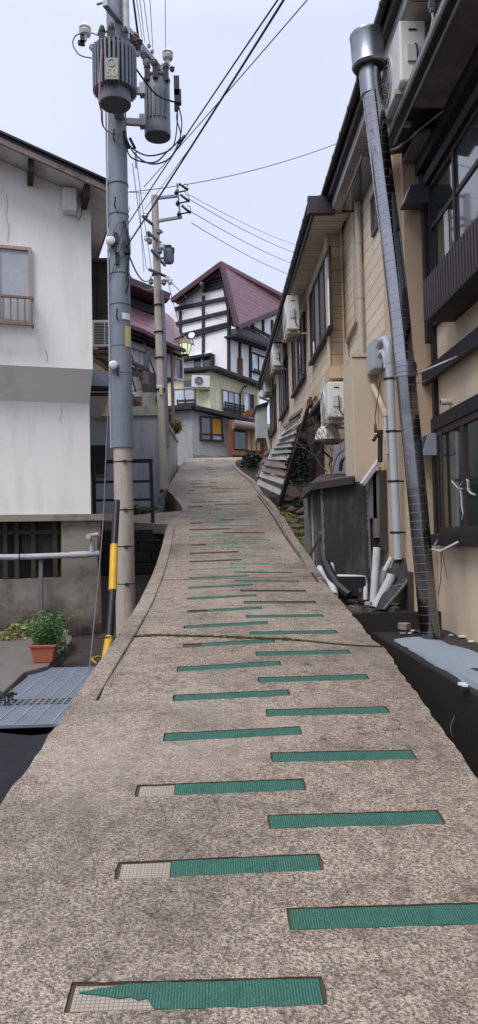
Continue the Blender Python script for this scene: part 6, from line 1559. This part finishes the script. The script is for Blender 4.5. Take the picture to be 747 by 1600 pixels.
for k, q in enumerate(((276,301),(278,318),(280,335))):
    mb = MB(); mb.bar(at(q[0]-2,q[1],YQ-.3), at(q[0]+14,q[1]-3,YQ-.1), .03); mb.lathe([(.03,-.06),(.06,0),(.03,.06)], at(q[0],q[1],YQ-.3), 8); mb.build('insulator', 'black', p2)
    mb = MB(); mb.tube([at(q[0]+4,q[1]-14+k*0,YQ-.3), at(q[0]+18,q[1]-4+k,YQ-.3)], .03, 6); mb.build('strain_insulator', 'black', p2)
    mb = MB(); P = [at(q[0]+12,q[1]-14,YQ-.3), at(q[0]+17,q[1]-12,YQ-.3), at(q[0]+18,q[1]-5,YQ-.3), at(q[0]+14,q[1]-2,YQ-.3)]; mb.tube(P, .01, 5); mb.build('jumper_lead', 'wire', p2)
for k, q in enumerate(((232,366),(229,372),(234,377),(228,336),(250,392),(253,385),(236,440),(262,436),(256,441),(266,440),(248,362))):
    mb = MB(); mb.lathe([(.03,-.07),(.06,-.03),(.05,.0),(.06,.04),(.02,.08)], at(q[0],q[1],YQ-.3), 8); mb.build('insulator', 'ceramic' if k % 2 else 'trafo', p2)
c = at(264,411,YQ+.1); zt = at(264,386,YQ+.1).z-c.z
mb = MB(); mb.lathe([(.1,-.0),(.108,.02),(.108,zt-.05),(.09,zt)], c, 20)
for i in range(16): 
    a = 2*PI*i/16; mb.box(c+V((math.cos(a)*.115, math.sin(a)*.115, zt*.45)), (.02,.012,zt*.7), Matrix.Rotation(a,3,'Z'))
tt = mb.build('transformer', 'trafo', p2)
mb = MB(); mb.box(c+V((.11,-.05,zt*.75)), (.06,.05,.12)); mb.box(c+V((.0,-.1,zt*.97)), (.14,.05,.04)); mb.build('bushing', 'black', tt)
mb = MB(); mb.bar(at(250,389,YQ), at(259,390,YQ+.1), .04); mb.bar(at(250,403,YQ), at(259,404,YQ+.1), .04); mb.build('bracket', 'steel', p2)

# ================================================================== OVERHEAD WIRES
def wire(p0, p1, sag, r, m, label, group=None, name='overhead_wire'):
    o = sagwire(p0, p1, sag, r, 14).build(name, m); return tag(o, label, 'wire', group)
PA = at(196,388,10.85)
wire(PA, at(447,-6,6.0), .02, .011, 'cable', 'thick black cable from the big pole to the top edge, right one of the pair')
wire(at(200,350,10.85), at(438,-6,6.2), -.02, .008, 'cable', 'black cable from the big pole to the top edge, left one of the pair')
wire(at(225,292,10.9), at(485,-6,6.6), .01, .006, 'wire', 'single thin grey wire running up to the top edge right of the black pair')
wire(at(198,300,10.85), at(232,302,16), .0, .006, 'wire', 'thin wire from the big pole straight towards the farther pole')
wire(at(200,300,10.9), at(530,223,11.6), .12, .006, 'wire', 'lone thin wire crossing the sky to the eave of the long building')
wire(at(226,328,10.9), at(315,206,9), .0, .004, 'wire', 'faint wire rising from the pole to join the black cables')
for k, (a, b, l) in enumerate((((294,310),(470,398),'upper'),((296,329),(470,416),'middle'),((299,348),(462,432),'lower'))):
    wire(at(a[0],a[1],YQ-.3), at(b[0],b[1],30), .12, .009, 'wire', '%s of the three parallel wires from the far pole towards the long building' % l)
wire(at(288,300,YQ-.3), at(470,385,34), .12, .007, 'wire', 'faint topmost wire parallel to the three wires from the far pole')
for k, (a, b, Y) in enumerate((((213,-5),(222,60),8),((218,-5),(226,65),8.5),((224,-5),(234,72),8.5),((234,-5),(239,78),9),((258,-5),(259,82),9.5))):
    wire(at(a[0],a[1],Y), at(b[0],b[1],11.6), 0, .005, 'wire', ['leftmost','second','third','fourth','rightmost'][k]+' of the five thin wires dropping from the top edge to the crossarm')
for k, (a, b) in enumerate((((207,255,11),(229,420,16.5)),((213,250,11),(238,430,16.8)),((217,300,12),(225,425,16.5)))):
    wire(at(*a), at(*b), .05, .006, 'wire', ['left','middle','right'][k]+' of the faint wires hanging between the two utility poles')
wire(at(200,395,10.9), at(237,432,16.8), .25, .014, 'wire', 'twisted service cable sagging from the big pole to the far pole')
wire(at(196,420,10.9), at(243,446,17.1), .2, .01, 'wire', 'thin service wire below the twisted cable')
wire(at(262,435,YQ), at(357,500,36), .3, .01, 'wire', 'thin service wire from the far pole to the half-timbered house')
wire(at(262,438,YQ), at(300,548,24.0), .3, .008, 'wire', 'thin service wire dropping from the far pole to the street lamp')
wire(at(212,238,11), at(213,262,11), 0, .02, 'ceramic', 'tiny white insulator strung on the hanging wires', name='string_insulator')

# ================================================================== LIGHT, SKY
w = bpy.data.worlds.new('World'); sc.world = w; w.use_nodes = True; nt = w.node_tree
bg = nt.nodes['Background']; sky = nt.nodes.new('ShaderNodeTexSky'); sky.sky_type = 'NISHITA'; sky.sun_disc = False
SE, SR = math.radians(52), math.radians(215)
sky.sun_elevation = SE; sky.sun_rotation = SR; sky.air_density = 1.0; sky.dust_density = 3.0
# overcast: the clear sky veiled by an even pale cloud deck with faint texture
tc = nt.nodes.new('ShaderNodeTexCoord'); nz = nt.nodes.new('ShaderNodeTexNoise'); nz.inputs['Scale'].default_value = 2.2; nz.inputs['Detail'].default_value = 5
nt.links.new(tc.outputs['Generated'], nz.inputs['Vector'])
cl = mixc(nt, ramp(nt, nz.outputs['Fac'], .3, .7), (5.1,5.55,7.1), (5.9,6.3,7.6))
sx = nt.nodes.new('ShaderNodeSeparateXYZ'); nt.links.new(tc.outputs['Generated'], sx.inputs[0])
# an overcast sky is up to three times brighter overhead than low down
zr = nt.nodes.new('ShaderNodeMapRange'); zr.inputs[1].default_value = .58; zr.inputs[2].default_value = 1.0; zr.inputs[3].default_value = 1.0; zr.inputs[4].default_value = 2.8
nt.links.new(sx.outputs['Z'], zr.inputs[0])
vm = nt.nodes.new('ShaderNodeVectorMath'); vm.operation = 'SCALE'; nt.links.new(cl, vm.inputs[0]); nt.links.new(zr.outputs[0], vm.inputs['Scale'])
mx = mixc(nt, .93, sky.outputs['Color'], vm.outputs[0])
nt.links.new(mx, bg.inputs['Color']); bg.inputs['Strength'].default_value = .1
sl_ = bpy.data.lights.new('sun', 'SUN'); sl_.energy = 1.5; sl_.angle = math.radians(25); sl_.color = (1, .955, .9)
so = bpy.data.objects.new('sun', sl_); COL.objects.link(so)
# direction towards the sun: elevation SE, azimuth matching the sky's rotation
az = SR; d = V((math.sin(az)*math.cos(SE), math.cos(az)*math.cos(SE), math.sin(SE)))
so.rotation_euler = d.to_track_quat('Z', 'Y').to_euler(); so.location = (0, 0, 20)
sc.view_settings.view_transform = 'Standard'; sc.view_settings.look = 'None'; sc.view_settings.gamma = 1; sc.view_settings.exposure = .5
